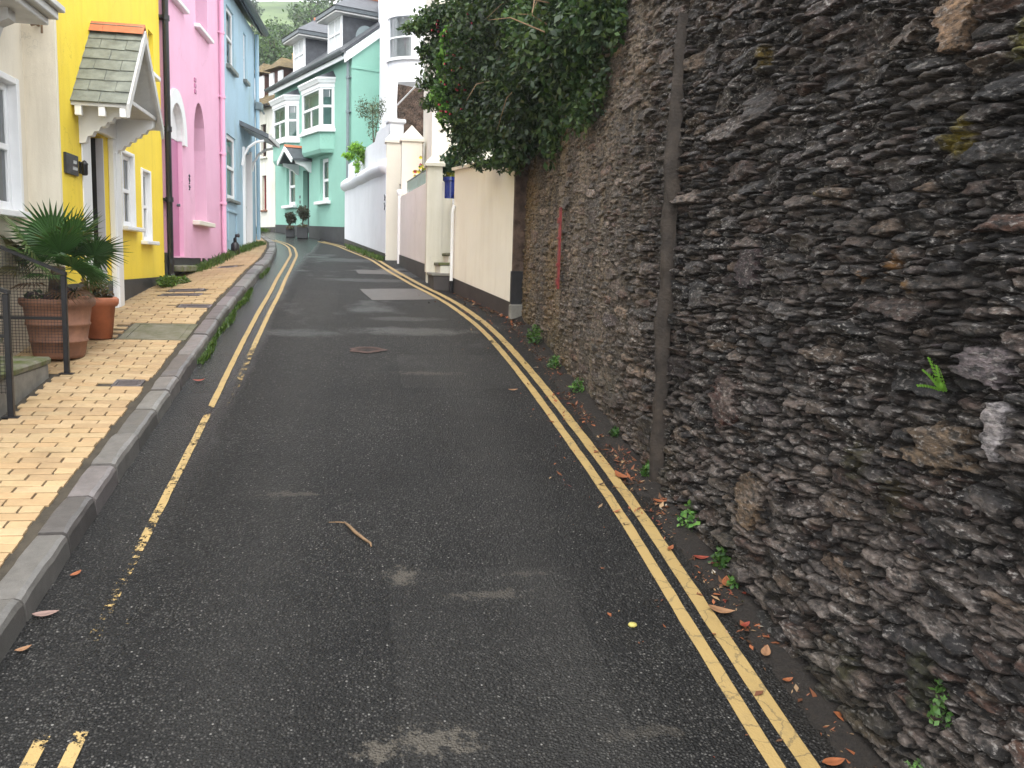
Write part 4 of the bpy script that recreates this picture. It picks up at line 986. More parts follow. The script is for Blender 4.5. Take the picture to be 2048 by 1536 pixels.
# ragged paint line: drips of pink over the plinth
for k, (u, w_, d_) in enumerate([(2.1, .05, .05), (2.45, .10, .06), (3.05, .06, .045), (3.55, .12, .06)]):
    mb = MB(); mb.prism([(u-w_, 2.01), (u+w_, 2.01), (u+w_*.6, 2.0-d_*.6), (u+.01, 2.0-d_), (u-w_*.5, 2.0-d_*.7)][::-1], 0.0, .016, 'y'); mb.build('paint_drip', 'pink', ph)
mb = MB(); arc_band(mb, .66, 3.55, .52, .62, .36, .44, -.035, .01, leg=.05); ar = mb.build('arch_moulding', 'whitepaint', ph)
mb = MB(); arc_band(mb, .66, 3.55, .375, .455, .345, .425, .0, .24, leg=.0); mb.build('arch_reveal', 'whitepaint', ph)
mb = MB(); mb.box(.30, 1.02, .06, .10, 1.9, 3.54); d_ = mb.build('door', 'pinkdark', ph)
mb = MB(); arc_poly = [(.66-.36*cos(pi*i/14), 3.55+.44*sin(pi*i/14)) for i in range(15)]; mb.prism(arc_poly[::-1], .06, .09, 'y'); mb.build('fanlight', 'whitepaint', ph)
mb = MB(); mb.tube([(.92, .06, 2.7), (.92, .02, 2.7)], .02, 10); mb.build('handle', 'lead', d_)
mb = MB(); mb.cbox(.24, 1.08, -.16, .1, 1.82, 1.90, .01); mb.build('doorstep', 'mossstone', ph)
sash(ph, 1.72, 2.50, 2.53, 3.60, rec=.20, fw=.06, arch=.62, curtain='sides', sill_ext=.16, sill_h=.06, sill_out=.1, sillmat='offwhite')
sash(ph, 1.98, 2.78, 5.30, 6.30, rec=.20, fw=.06, curtain='sides', sill_ext=.1, sill_h=.05, sill_out=.08)
sash(ph, .30, 1.15, 5.30, 6.30, rec=.20, fw=.06, curtain='sides', sill_ext=.1, sill_h=.05, sill_out=.08)
mb = MB()
for z in (4.36, 4.44, 4.52): mb.box(1.80, 1.90, -.015, 0, z-.03, z+.02)
mb.build('wall_vent', 'pinkdark', ph)
mb = MB()
for z_, r_ in ((3.12, .026), (3.06, .034), (2.97, .028)): mb.tube([(1.36, -.008, z_-r_), (1.385, -.008, z_), (1.36, -.008, z_+r_)], .012, 6)
mb.build('number_plate', 'lead', ph)
pd = MB(); pd.tube([(3.62, -.05, 7.2), (3.62, -.05, 2.1), (3.66, -.09, 2.02)], .038, 10)
for z in (2.9, 3.7, 4.6, 5.6): pd.tube([(3.62, -.05, z-.02), (3.62, -.05, z+.02)], .05, 10); pd.box(3.54, 3.70, -.03, 0, z-.012, z+.012)
pd.build('downpipe', 'pink', ph)
pitched_roof(ph, .12, 3.86, 7.2, 5, 38, 'darkslate', gutter=('iron', .06))

# ---- blue house
BO = (PO[0]+sin(radians(PA))*3.87, PO[1]+cos(radians(PA))*3.87)
bh = facade_root('blue_house', 'pale blue house at the bend with small hooded door', BO, PR, prof(16.5), 'blue')
mb = MB(); ops = [(.44, 1.14, 5.26, 6.24), (2.12, 2.42, 5.34, 6.2), (.32, 1.18, 3.02, 4.12), (1.95, 2.62, 2.1, 4.02)]
wall_front(mb, 0, 3.42, 1.9, 6.5, ops, .14); wall_body(mb, 0, 3.42, 1.6, 6.5, 5); mb.build('wall', 'blue', bh)
sash(bh, .44, 1.14, 5.26, 6.24, rec=.03, fw=.06, sillmat='slate', sill_h=.07)
sash(bh, 2.12, 2.42, 5.34, 6.2, rec=.03, fw=.05, sillmat='slate', sill_h=.06)
sash(bh, .32, 1.18, 3.02, 4.12, rec=.03, fw=.07, bars=0, sillmat='slate', sill_h=.05, curtain='sides')
mb = MB(); mb.cbox(.26, 1.22, -.03, 0, 2.80, 2.85, .006); mb.cbox(.28, .36, -.02, 0, 2.3, 2.8, .005); mb.cbox(1.10, 1.18, -.02, 0, 2.3, 2.8, .005); mb.build('apron_panel', 'blue', bh)
mb = MB(); mb.cbox(1.95, 2.62, .08, .12, 2.1, 4.02, .005); d_ = mb.build('door', 'doorlight', bh)
mb = MB(); mb.tube([(2.5, .08, 3.0), (2.5, .04, 3.0)], .025, 8); mb.build('handle', 'iron', d_)
mb = MB(); mb.cbox(1.87, 1.955, -.05, .1, 2.1, 4.08, .006); mb.cbox(2.615, 2.72, -.05, .1, 2.1, 4.08, .006); mb.build('door_case', 'whitepaint', bh)
hd = MB(); hd.add([(1.6, 0, 4.52), (2.95, 0, 4.52), (2.95, -.52, 4.30), (1.6, -.52, 4.30), (1.6, 0, 4.44), (2.95, 0, 4.44), (2.95, -.52, 4.22), (1.6, -.52, 4.22)], [(3, 2, 1, 0), (4, 5, 6, 7), (7, 6, 2, 3), (0, 4, 7, 3), (2, 6, 5, 1)])
hood = hd.build('door_hood', 'lead', bh)
mb = MB(); mb.cbox(1.585, 2.965, -.545, -.52, 4.21, 4.30, .006); mb.build('fascia', 'oldpaint', hood)
mb = MB(); mb.add([(1.6, 0, 4.43), (2.95, 0, 4.43), (2.95, -.5, 4.215), (1.6, -.5, 4.215)], [(0, 1, 2, 3)]); mb.build('soffit', 'oldpaint', hood)
for u in (1.66, 2.82):
    mb = MB(); pts = [(u, -.03, 3.72)]+[(u, -.03-.40*(1-cos(t)), 3.72+.46*sin(t)) for t in (pi*.12, pi*.25, pi*.38, pi*.5)]; mb.tube(pts, .026, 6); mb.build('curved_bracket', 'whitepaint', hood)
pitched_roof(bh, 0, 3.42, 6.5, 5, 38, 'darkslate', over=.16, gutter=('iron', .075))
mb = MB(); mb.tube([(3.36, -.06, 6.45), (3.36, -.06, 2.4)], .04, 8); mb.build('downpipe', 'blue', bh)
mb = MB(); mb.cbox(3.28, 3.5, -.16, -.02, 4.98, 5.14, .02); mb.tube([(3.5, -.1, 5.05), (3.72, -.14, 4.98)], .02, 6); mb.build('alarm_box', 'pvc', bh)
# black boot scraper / gas cowl by the pink-blue corner
gc = thing('vent_cowl', 'black hooded vent standing at the corner of pink and blue houses', 'vent', (BO[0]+.16, BO[1]+.12, pave_z(-2.1, BO[1]+.1)))
mb = MB(); mb.lathe([(.06, 0), (.075, .02), (.07, .17), (.04, .21)], 0, 0, 14); mb.build('body', 'iron', gc, smooth=True)
mb = MB(); mb.tube([(0, 0, .20), (0, .0, .27), (.02, -.01, .32), (.065, -.03, .325)], [.03, .03, .03, .036], 10); mb.build('hood', 'iron', gc, smooth=True)

# ================================================================== RIGHT SIDE WALLS
# ---- cream garden wall with dark end
CA = -14.34; CO = (1.69, 9.62)
cw = facade_root('garden_wall', 'cream rendered garden wall joining the end of the stone wall', CO, -90-CA, prof(10.3), 'creamwall', 'wall')
mb = MB(); wall_front(mb, -1.86, 0, lambda u: 1.62+(-u)*.124, lambda u: 3.20+(-u)*.01, [], .1, nu=4)
mb.add([(-1.86, 0, 1.5), (-1.86, .35, 1.5), (-1.86, .35, 3.21), (-1.86, 0, 3.21)], [(0, 3, 2, 1)][::-1]); mb.add([(0, 0, 3.20), (0, .3, 3.20), (-1.86, .3, 3.21), (-1.86, 0, 3.21)], [(0, 1, 2, 3)])
mb.build('wall', 'creamwall', cw)
mb = MB(); wall_front(mb, -1.862, 0, lambda u: prof(9.62-u*.97)-.1, lambda u: 1.622+(-u)*.124, [], .1, nu=4, y=-.012); mb.build('plinth', 'brownplinth', cw)
mb = MB(); mb.add([(x, y, z+(-x)*.01) for x in (-1.88, .0) for y, z in ((-.035, 3.19), (-.035, 3.225), (.15, 3.27), (.3, 3.225), (.3, 3.19))], [(0, 1, 6, 5), (1, 2, 7, 6), (2, 3, 8, 7), (4, 0, 5, 9), (0, 4, 3, 2, 1), (5, 6, 7, 8, 9)]); mb.build('coping', 'creamwall', cw)
mb = MB(); mb.box(.0, .035, 0.0, .3, 1.97, 3.20); mb.build('end_face', 'brickwall', cw)
mb = MB(); mb.box(.0, .038, -.014, .3, 1.60, 1.965); mb.build('end_plinth', 'plinth', cw)
mb = MB(); mb.cbox(.0, .06, -.03, .3, 1.2, 1.60, .012); mb.build('end_block', 'concrete', cw)
wp = thing('downpipe', 'white plastic pipe running down the far end of the cream garden wall', 'pipe', (CO[0]+.2476*-1*0+CO[0]*0, CO[1], 1.7)); 
cpx, cpy = CO[0]-.2476*1.80-.04, CO[1]+.9689*1.80-.01; wp.location = (cpx, cpy, prof(cpy)+.02)
mb = MB(); mb.tube([(0, 0, .12), (0, 0, 1.02), (.02, .01, 1.10)], .022, 8); mb.build('pipe', 'whitepaint', wp)
mb = MB(); mb.tube([(0, 0, 0), (0, 0, .14)], .028, 8); mb.build('shoe', 'iron', wp)

# ---- gateway with steps and pillar
gw = facade_root('gate_wall', 'cream gateway wall with pyramid capped pillar above stone steps', (.97, 12.45), 0, prof(12.3), 'offwhite', 'wall')
mb = MB(); mb.box(.0, .75, 0, .3, 1.5, 2.93); mb.build('wall', 'offwhite', gw)
mb = MB(); mb.box(-.012, .20, -.012, .22, 1.9, 3.36); mb.build('pillar', 'offwhite', gw)
mb = MB(); mb.add([(-.045, -.045, 3.36), (.233, -.045, 3.36), (.233, .255, 3.36), (-.045, .255, 3.36), (-.045, -.045, 3.40), (.233, -.045, 3.40), (.233, .255, 3.40), (-.045, .255, 3.40), (.094, .105, 3.56)], [(3, 2, 1, 0), (0, 1, 5, 4), (1, 2, 6, 5), (2, 3, 7, 6), (3, 0, 4, 7), (4, 5, 8), (5, 6, 8), (6, 7, 8), (7, 4, 8)]); mb.build('pillar_cap', 'offwhite', gw)
mb = MB(); mb.cbox(.36, .47, -.10, .0, 2.80, 2.84, .004); mb.prism([(-.12, 2.84), (.0, 2.93), (.0, 2.84)], .34, .49, 'x'); mb.build('meter_hood', 'whitepaint', gw)
mb = MB(); mb.box(.0, .03, .3, 3.4, 1.6, 2.9) if False else None
gs = thing('gate_steps', 'mossy cream stone steps between cream wall and gate pillar', 'steps', (.99, 11.9, prof(11.9)))
zb_ = prof(11.9)
for k, (x0, z1, y0, y1) in enumerate([(0, 1.90, -.30, .545), (.10, 2.04, -.22, .54), (.21, 2.17, -.2, .535)]):
    mb = MB(); mb.cbox(x0, .6, y0, y1, -.3, z1-.04-zb_, .008); mb.build('riser', 'aged' if k else 'brownplinth', gs)
    mb = MB(); mb.cbox(x0-.02, .6, y0-.01, y1, z1-.04-zb_, z1-zb_, .008); mb.build('tread', 'mossstone' if k else 'concrete', gs)

# ---- pale pink low wall with glass panel
PW = -4.37; PWO = (.99, 12.5)
pw_ = facade_root('low_wall', 'pale pink rendered low wall topped by green glass panel', PWO, -90-PW, prof(14), 'pinkwall', 'wall')
mb = MB(); wall_front(mb, -3.3, .0, lambda u: 2.0+(-u)*.05, 3.16, [], .1, nu=6); wall_body(mb, -3.3, .0, 1.6, 3.16, .22); mb.build('wall', 'pinkwall', pw_)
mb = MB(); wall_front(mb, -3.3, .0, lambda u: prof(12.5-u)-.1, lambda u: 2.0+(-u)*.05, [], .1, nu=6, y=-.012); mb.build('plinth', 'brownplinth', pw_)
for a, b in ((-2.72, -1.56), (-1.54, -.36)):
    mb = MB(); mb.cbox(a, b, .05, .062, 3.17, 3.37, .003); mb.build('glass_panel', 'panel', pw_)
mb = MB(); mb.cbox(-2.74, -.34, .045, .067, 3.37, 3.385, .003); mb.build('panel_rail', 'lead', pw_)
dpw = thing('downpipe', 'white downpipe with hopper between pale pink wall and white pillar', 'pipe', (.735, 15.72, prof(15.7)))
mb = MB(); mb.tube([(0, 0, .02), (0, 0, 1.22)], .034, 10); mb.build('pipe', 'whitepaint', dpw)
mb = MB(); mb.lathe([(.034, 1.20), (.05, 1.23), (.055, 1.29), (.02, 1.31)], 0, 0, 12); mb.build('hopper', 'whitepaint', dpw, smooth=True)

# ---- garden pillars
def pillar(label, x0, x1, y0, y1, z0, z1, apex, mat):
    t = thing('gate_pillar', label, 'pillar', ((x0+x1)/2, (y0+y1)/2, z0)); hx, hy = (x1-x0)/2, (y1-y0)/2; t['kind'] = 'thing'
    mb = MB(); mb.box(-hx, hx, -hy, hy, 0, z1-z0); mb.build('shaft', mat, t)
    mb = MB(); a, b = hx+.03, hy+.03; h = z1-z0
    mb.add([(-a, -b, h), (a, -b, h), (a, b, h), (-a, b, h), (-a, -b, h+.05), (a, -b, h+.05), (a, b, h+.05), (-a, b, h+.05), (0, 0, apex-z0)], [(3, 2, 1, 0), (0, 1, 5, 4), (1, 2, 6, 5), (2, 3, 7, 6), (3, 0, 4, 7), (4, 5, 8), (5, 6, 8), (6, 7, 8), (7, 4, 8)]); mb.build('cap', mat, t); return t
pillar('large cream pillar with pyramid cap behind the yellow flowers', .765, 1.12, 15.75, 16.1, 2.6, 4.12, 4.42, 'offwhite')
pillar('slim off white pillar with pyramid cap beside white retaining wall', .535, .80, 16.82, 17.06, prof(16.9)-.2, 4.22, 4.46, 'offwhite')

# ---- white retaining wall
WA = -9.5; WO = (.53, 16.85)
ww = facade_root('retaining_wall', 'bright white retaining wall with rounded ledge across the lane from blue house', WO, -90-WA, prof(19), 'white', 'wall')
mb = MB(); wall_front(mb, -4.98, 0, lambda u: 2.18+(-u)*.075, 3.74, [], .1, nu=8); mb.add([(-4.98, 0, 2), (-4.98, .5, 2), (-4.98, .5, 3.74), (-4.98, 0, 3.74)], [(3, 2, 1, 0)]); mb.add([(0, 0, 2), (0, .5, 2), (0, .5, 3.74), (0, 0, 3.74)], [(0, 1, 2, 3)]); mb.build('wall', 'white', ww)
mb = MB(); wall_front(mb, -4.99, .01, lambda u: prof(16.85-u)-.15, lambda u: 2.18+(-u)*.075, [], .1, nu=8, y=-.01); mb.build('plinth', 'brownplinth', ww)
mb = MB(); n = 20; sec = [(0, 3.66), (-.07, 3.71), (-.10, 3.79), (-.085, 3.87), (-.02, 3.93), (.10, 3.95), (.5, 3.95)]; vs = []
for i in range(n+1):
    u = -5.02+5.0*i/n
    for y, z in sec: vs.append((u, y+.012*(vnoise(u*3, z*3, 4)-.5), z+.03*(vnoise(u*2, 7., 5)-.5)))
k = len(sec); mb.add(vs, [(i*k+j, i*k+j+1, (i+1)*k+j+1, (i+1)*k+j) for i in range(n) for j in range(k-1)][::1]); mb.f = [f[::-1] for f in mb.f]; mb.f.append(tuple(range(k))); mb.f.append(tuple(range(n*k, n*k+k))[::-1]); mb.build('rounded_ledge', 'white', ww, smooth=True)
mb = MB(); wall_front(mb, -4.9, -.1, 3.9, lambda u: 4.30+(.12 if u > -2.6 else 0)+(.16 if u > -1.3 else 0), [], .1, nu=20, y=.07); wall_body(mb, -4.9, -.1, 3.9, 4.28, .25, y=.07); mb.build('upper_wall', 'white', ww)
mb = MB(); mb.cbox(-.50, -.25, .12, .38, 3.9, 4.62, .01); mb.cbox(-.54, -.21, .08, .42, 4.62, 4.70, .02); mb.build('post', 'white', ww)
mb = MB(); mb.tube([(-.30, .25, 4.7), (-.30, .25, 4.95), (.25, .5, 5.25)], .015, 6); mb.build('handrail', 'whitepaint', ww)
mb = MB()
for z_, r_ in ((3.22, .05), (3.06, .06)): mb.tube([(-.07, -.01, z_-r_), (-.03, -.01, z_+r_*.2), (-.07, -.01, z_+r_)], .016, 6)
mb.build('number_plate', 'lead', ww)

# ---- white house with bow window, buttress, brown rubble wall, pale gable edge
wh = facade_root('white_house', 'tall white house with curved bow window behind the ivy', (.52, 19.4), 0, 2.3, 'white')
mb = MB(); mb.box(0, 3.2, 0, 5, 2.2, 9.5); mb.build('wall', 'white', wh)
bc, br_ = (.72, .15), .62
def ring(mb, r, z0, z1, a0=pi, a1=2*pi, n=24, rt=None):
    vs = []
    for i in range(n+1):
        t = a0+(a1-a0)*i/n; vs += [(bc[0]+r*cos(t), bc[1]+r*sin(t), z0), (bc[0]+(rt or r)*cos(t), bc[1]+(rt or r)*sin(t), z1)]
    mb.add(vs, [(2*i, 2*i+2, 2*i+3, 2*i+1) for i in range(n)])
mb = MB(); ring(mb, br_, 5.75, 6.24); ring(mb, .3, 5.5, 5.75, rt=br_); ring(mb, br_, 7.08, 7.9)
for a0, a1 in ((pi, pi*1.12), (pi*1.42, pi*1.54), (pi*1.84, 2*pi)): ring(mb, br_, 6.24, 7.08, a0, a1, 6)
mb.build('bow', 'white', wh, smooth=True)
mb = MB()
for z, h, o_ in ((6.19, .06, .05), (7.06, .04, .03), (6.64, .03, .0)):
    ring(mb, br_+o_, z, z+h); vs = []; n = 24
    for i in range(n+1): t = pi+pi*i/n; vs += [(bc[0]+(br_+o_)*cos(t), bc[1]+(br_+o_)*sin(t), z+h), (bc[0]+(br_-.05)*cos(t), bc[1]+(br_-.05)*sin(t), z+h)]
    mb.add(vs, [(2*i, 2*i+2, 2*i+3, 2*i+1) for i in range(n)])
bw = mb.build('window', 'whitepaint', wh)
for a0, a1 in ((pi*1.12, pi*1.42), (pi*1.54, pi*1.84)):
    mb = MB(); ring(mb, br_-.02, 6.25, 7.07, a0, a1, 10); mb.build('pane', 'glass', bw)
    mb = MB(); ring(mb, br_-.09, 6.25, 7.07, a0, a1, 16); mb.build('curtain', 'curtain', bw)
mb = MB(); mb.prism([(-.1, 9.5), (3.3, 9.5), (3.3, 9.62), (-.1, 9.62)][::-1], -.15, 5.1, 'y'); mb.build('roof', 'darkslate', wh)
bt_ = thing('buttress', 'white sloping rendered buttress below the bow window', 'wall', (.6, 17.35, 2.1)); bt_['kind'] = 'thing'
mb = MB(); mb.prism([(-.07, .1), (.02, .1), (.155, 3.42), (-.045, 3.25)][::-1], 0, .35, 'y'); mb.build('shaft', 'white', bt_)
rw = thing('rubble_wall', 'brown rubble stone wall below the white bow window', 'stone wall', (1.2, 17.75, 2.6)); rw['kind'] = 'thing'
def rough_panel(x0, x1, zf0, zf1, n=60, amp=.05):
    V = []; F = []; C = []
    for j in range(n+1):
        for i in range(n+1):
            u, v = i/n, j/n; x = x0+(x1-x0)*u; z = zf0(x)+(zf1(x)-zf0(x))*v
            h = fbm(x*9, z*14, 4, 5); g = vnoise(x*7+(int(z*11) % 2)*.5, int(z*11)*1., 3); V.append((x, -amp*h*1.6, z)); C.append(np.array((.13, .085, .062))*(.35+1.1*h)*(.6+.8*g))
    for j in range(n):
        for i in range(n): F.append((j*(n+1)+i, j*(n+1)+i+1, (j+1)*(n+1)+i+1, (j+1)*(n+1)+i))
    return np_mesh('stonework', V, F, 'mortar', np.array(C))
link('stonework', rough_panel(-.52, .6, lambda x: 0, lambda x: 2.86-.15*(x+.52)), rw)
mb = MB(); mb.box(-.52, .6, .0, .4, 0, 2.7); mb.build('core', 'brickwall', rw)
pg = facade_root('pale_house', 'narrow edge of a cream white house showing left of the ivy', (1.19, 14.6), 0, 2.9, 'offwhite')
mb = MB(); mb.box(0, 1.8, 0, 2, 2.4, 7.5); mb.build('wall', 'offwhite', pg); mb = MB(); mb.cbox(-.06, 1.86, -.06, 2.06, 7.5, 7.6, .01); mb.build('roof', 'darkslate', pg)
# garden soil behind the right-hand walls
V = []; F = []
gy = np.linspace(9.7, 26, 20); gx = [0, .3, 1.2, 3, 6, 12]
for y in gy:
    x0 = np.interp(y, [9.7, 11.5, 12.7, 16.8, 22, 26], [2.0, 1.62, 1.22, .78, .15, 1.2])
    for g in gx: V.append((x0+g, y, np.interp(y, [9.7, 12.4, 12.6, 16, 17, 26], [3.0, 3.0, 2.9, 2.95, 3.7, 3.8])+.1*g))
F = [(j*6+i, j*6+i+1, (j+1)*6+i+1, (j+1)*6+i) for j in range(19) for i in range(5)]
struct('garden_ground', np_mesh('garden_ground', V, F, 'ground'))
V = [(2.2, -2, 4.3), (9, -2, 4.6), (9, 9.75, 4.8), (2.2, 9.75, 4.3), (2.2, 9.75, 2), (9, 9.75, 2)]
struct('garden_terrace', np_mesh('garden_terrace', V, [(0, 1, 2, 3), (3, 2, 5, 4)], 'ground', smooth=False))

# ================================================================== MINT HOUSE
MA = -22; MO = (-1.27, 24.97)
mh = facade_root('mint_house', 'mint green house with two bay windows and slate dormers', MO, -90-MA, prof(25), 'mint')
def U(u): return -u
mb = MB(); ops = [(U(2.03), U(1.25), 3.56, 4.65), (U(-.8), U(-1.44), 3.55, 4.66), (U(.56), U(.06), 2.75, 4.46), (U(.47), U(.20), 5.42, 6.38)]
wall_front(mb, -3.1, 3.02, 2.2, 6.95, ops, .16)
DM = 4.4; mb.add([(3.02, 0, 2.2), (3.02, DM, 2.2), (3.02, DM, 6.95), (3.02, 0, 6.95)], [(0, 1, 2, 3)]); mb.add([(3.02, 0, 6.95), (3.02, DM, 6.95), (3.02, DM/2, 8.73)], [(0, 1, 2)]); mb.add([(-3.1, 0, 2.2), (-3.1, DM, 2.2), (-3.1, DM, 6.95), (-3.1, 0, 6.95)], [(3, 2, 1, 0)])
mb.build('wall', 'mint', mh)
mb = MB(); wall_front(mb, -3.1, 3.03, lambda u: 2.1, lambda u: 3.05-.034*(u+3.1), [(U(.56), U(.06), 2.3, 2.86)], .16, nu=4, y=-.014); mb.add([(3.03, -.014, 2.1), (3.03, DM, 2.1), (3.03, DM, 2.85), (3.03, -.014, 2.85)], [(0, 1, 2, 3)]); mb.build('plinth', 'plinth', mh)
mb = MB(); mb.cbox(3.0, 3.045, -.02, DM, 6.60, 6.66, .006); mb.build('string_course', 'mint', mh)
sash(mh, U(2.03), U(1.25), 3.56, 4.65, rec=.08, fw=.09, sill_ext=.14, sill_h=.08, sill_out=.12)
sash(mh, U(-.8), U(-1.44), 3.55, 4.66, rec=.08, fw=.09, sill_ext=.16, sill_h=.08, sill_out=.12)
sash(mh, U(.47), U(.20), 5.42, 6.38, rec=.08, fw=.05, sill_ext=.05)
mb = MB(); mb.box(U(.56), U(.06), .13, .16, 2.7, 4.46); d_ = mb.build('door', 'doorgrey', mh)
for z0, z1 in ((2.85, 3.3), (3.4, 3.85)): mb = MB(); mb.cbox(U(.48), U(.14), .115, .13, z0, z1, .006); mb.build('panel', 'doorgrey', d_)
mb = MB(); mb.add([(U(.46), .122, 3.95), (U(.16), .122, 3.95), (U(.16), .122, 4.38), (U(.46), .122, 4.38)], [(0, 1, 2, 3)]); mb.build('pane', 'glass', d_)
mb = MB(); mb.box(U(.86), U(.78), -.012, 0, 3.72, 3.80); mb.box(U(.84), U(.77), -.012, 0, 3.58, 3.66); mb.build('number_plate', 'lead', mh)
# gabled door canopy
cp = MB(); cu_, ch_, cz, ce, cpj = U(.42), .62, 5.06, 4.70, .55
for s_ in (-1, 1):
    cp.add([(cu_, 0, cz), (cu_+s_*ch_, 0, ce), (cu_+s_*ch_, -cpj, ce), (cu_, -cpj, cz), (cu_, 0, cz-.06), (cu_+s_*ch_, 0, ce-.06), (cu_+s_*ch_, -cpj, ce-.06), (cu_, -cpj, cz-.06)], [(0, 1, 2, 3), (4, 7, 6, 5), (1, 5, 6, 2), (2, 6, 7, 3)])
can = cp.build('canopy', 'darkslate', mh)
mb = MB(); mb.prism([(cu_-.07, cz-.02), (cu_, cz+.05), (cu_+.07, cz-.02)][::-1], -cpj-.02, 0, 'y'); mb.build('ridge_tile', 'ridge', can)
for s_ in (-1, 1):
    mb = MB(); pl = [(cu_, cz-.0), (cu_+s_*(ch_+.03), ce-.02), (cu_+s_*(ch_-.02), ce-.12), (cu_, cz-.13)]; mb.prism(pl if s_ < 0 else pl[::-1], -cpj-.03, -cpj, 'y'); mb.build('bargeboard', 'whitepaint', can)
    mb = MB(); mb.prism([(0, ce-.05), (-.45, ce-.05), (-.42, ce-.13), (-.2, ce-.2), (-.06, ce-.32), (0, ce-.34)][::-1], cu_+s_*(ch_-.1)-.04, cu_+s_*(ch_-.1)+.04, 'x'); mb.build('bracket', 'whitepaint', can)
# two oriel bays
def bay(uL, uR, zb, zs, zt):
    """uL..uR in local x, splayed ends"""
    p = .29; s = .24; P = [(uL, 0), (uL+s, -p), (uR-s, -p), (uR, 0)]
    def ringp(off): return [(uL-off, 0), (uL+s-off*.5, -p-off), (uR-s+off*.5, -p-off), (uR+off, 0)]
    def band(mb, o0, z0, o1, z1, cap=True):
        A, B = ringp(o0), ringp(o1); vs = [(x, y, z0) for x, y in A]+[(x, y, z1) for x, y in B]
        fs = [(i, i+1, i+5, i+4) for i in range(3)]
        if cap: fs += [(3, 2, 1, 0), (4, 5, 6, 7)]
        mb.add(vs, fs)
    mb = MB(); band(mb, -.04, zb, 0, zb+.09); band(mb, 0, zb+.09, 0, zs-.04, False); b = mb.build('bay', 'mint', mh)
    mb = MB(); band(mb, .07, zs-.05, .07, zs+.03); band(mb, .02, zs+.03, .02, zs+.08)
    band(mb, .02, zt-.12, .02, zt-.02); band(mb, .05, zt-.02, .09, zt+.07); band(mb, .10, zt+.07, .10, zt+.11)
    segs = [(P[0], P[1]), (P[1], P[2]), (P[2], P[3])]
    zm = (zs+zt)/2
    for (ax, ay), (bx, by) in segs:
        L = sqrt((bx-ax)**2+(by-ay)**2); dx, dy = (bx-ax)/L, (by-ay)/L; nx_, ny_ = dy, -dx
        def bar(t0, t1, z0, z1, th=.05):
            q = [(ax+dx*t0, ay+dy*t0), (ax+dx*t1, ay+dy*t1)]
            vs = [(x, y, z) for z in (z0, z1) for x, y in q+[(q[1][0]-nx_*th, q[1][1]-ny_*th), (q[0][0]-nx_*th, q[0][1]-ny_*th)]]
            mb.add(vs, [(0, 1, 5, 4), (3, 7, 6, 2), (0, 4, 7, 3), (1, 2, 6, 5), (4, 5, 6, 7), (3, 2, 1, 0)])
        k = .075 if L < .6 else .10
        bar(0, k, zs+.08, zt-.12); bar(L-k, L, zs+.08, zt-.12); bar(k, L-k, zm-.03, zm+.03); bar(k, L-k, zs+.08, zs+.13); bar(k, L-k, zt-.17, zt-.12)
        if L > .6: bar(L/2-.012, L/2+.012, zs+.13, zm-.03)
    wd = mb.build('window', 'whitepaint', b)
    for (ax, ay), (bx, by) in segs:
        dx, dy = bx-ax, by-ay; L = sqrt(dx*dx+dy*dy); nx_, ny_ = dy/L, -dx/L
        m = MB(); o_ = .03; m.add([(ax-nx_*o_, ay-ny_*o_, zs+.08), (bx-nx_*o_, by-ny_*o_, zs+.08), (bx-nx_*o_, by-ny_*o_, zt-.12), (ax-nx_*o_, ay-ny_*o_, zt-.12)], [(0, 1, 2, 3)]); m.build('pane', 'glass', b)
    m = MB(); m.box(uL+.2, uR-.2, .05, .3, zs, zt); m.build('room_behind', 'dark', b)
    m = MB(); m.add([(uL+.1, -.08, zt-.35), (uL+s+.03, -p+.07, zt-.35), (uL+s+.03, -p+.07, zt-.1), (uL+.1, -.08, zt-.1)], [(0, 1, 2, 3)]); m.add([(uR-.1, -.08, zt-.35), (uR-s-.03, -p+.07, zt-.35), (uR-s-.03, -p+.07, zt-.1), (uR-.1, -.08, zt-.1)], [(0, 1, 2, 3)]); m.build('blind', 'curtain', b)
    m = MB(); A = ringp(.10); vs = [(x, y, zt+.11) for x, y in A]+[(uL+.1, 0, zt+.30), (uR-.1, 0, zt+.30)]; m.add(vs, [(0, 1, 4), (1, 2, 5, 4), (2, 3, 5)]); m.build('bay_roof', 'darkslate', b)
bay(U(2.60), U(.88), 4.74, 5.30, 6.42)
bay(U(.02), U(-1.86), 4.74, 5.30, 6.46)
# roof, gutter, bargeboard, downpipe
pitched_roof(mh, -3.1, 3.02, 6.95, DM, 38, 'darkslate', over=.2, ov_u=.06, gutter=('lead', .07), slates=(.26, .20))
mb = MB(); mb.prism([(-.2, 6.93), (DM/2, 8.80), (DM/2, 8.58), (-.2, 6.70)], 3.03, 3.075, 'x'); mb.prism([(DM+.2, 6.93), (DM/2, 8.80), (DM/2, 8.58), (DM+.2, 6.70)][::-1], 3.03, 3.075, 'x'); mb.build('bargeboard', 'whitepaint', mh)
mb = MB(); mb.cbox(-3.1, 3.03, -.19, -.165, 6.80, 6.93, .005); mb.build('fascia', 'whitepaint', mh)
mb = MB(); mb.tube([(2.92, -.20, 6.92), (2.92, -.06, 6.75), (2.92, -.06, 2.6)], .04, 8)
for z in (4.5, 5.6, 6.4): mb.tube([(2.92, -.06, z-.03), (2.92, -.06, z+.03)], .055, 8); mb.box(2.84, 3.0, -.05, 0, z-.012, z+.012)
mb.build('downpipe', 'pvc', mh)
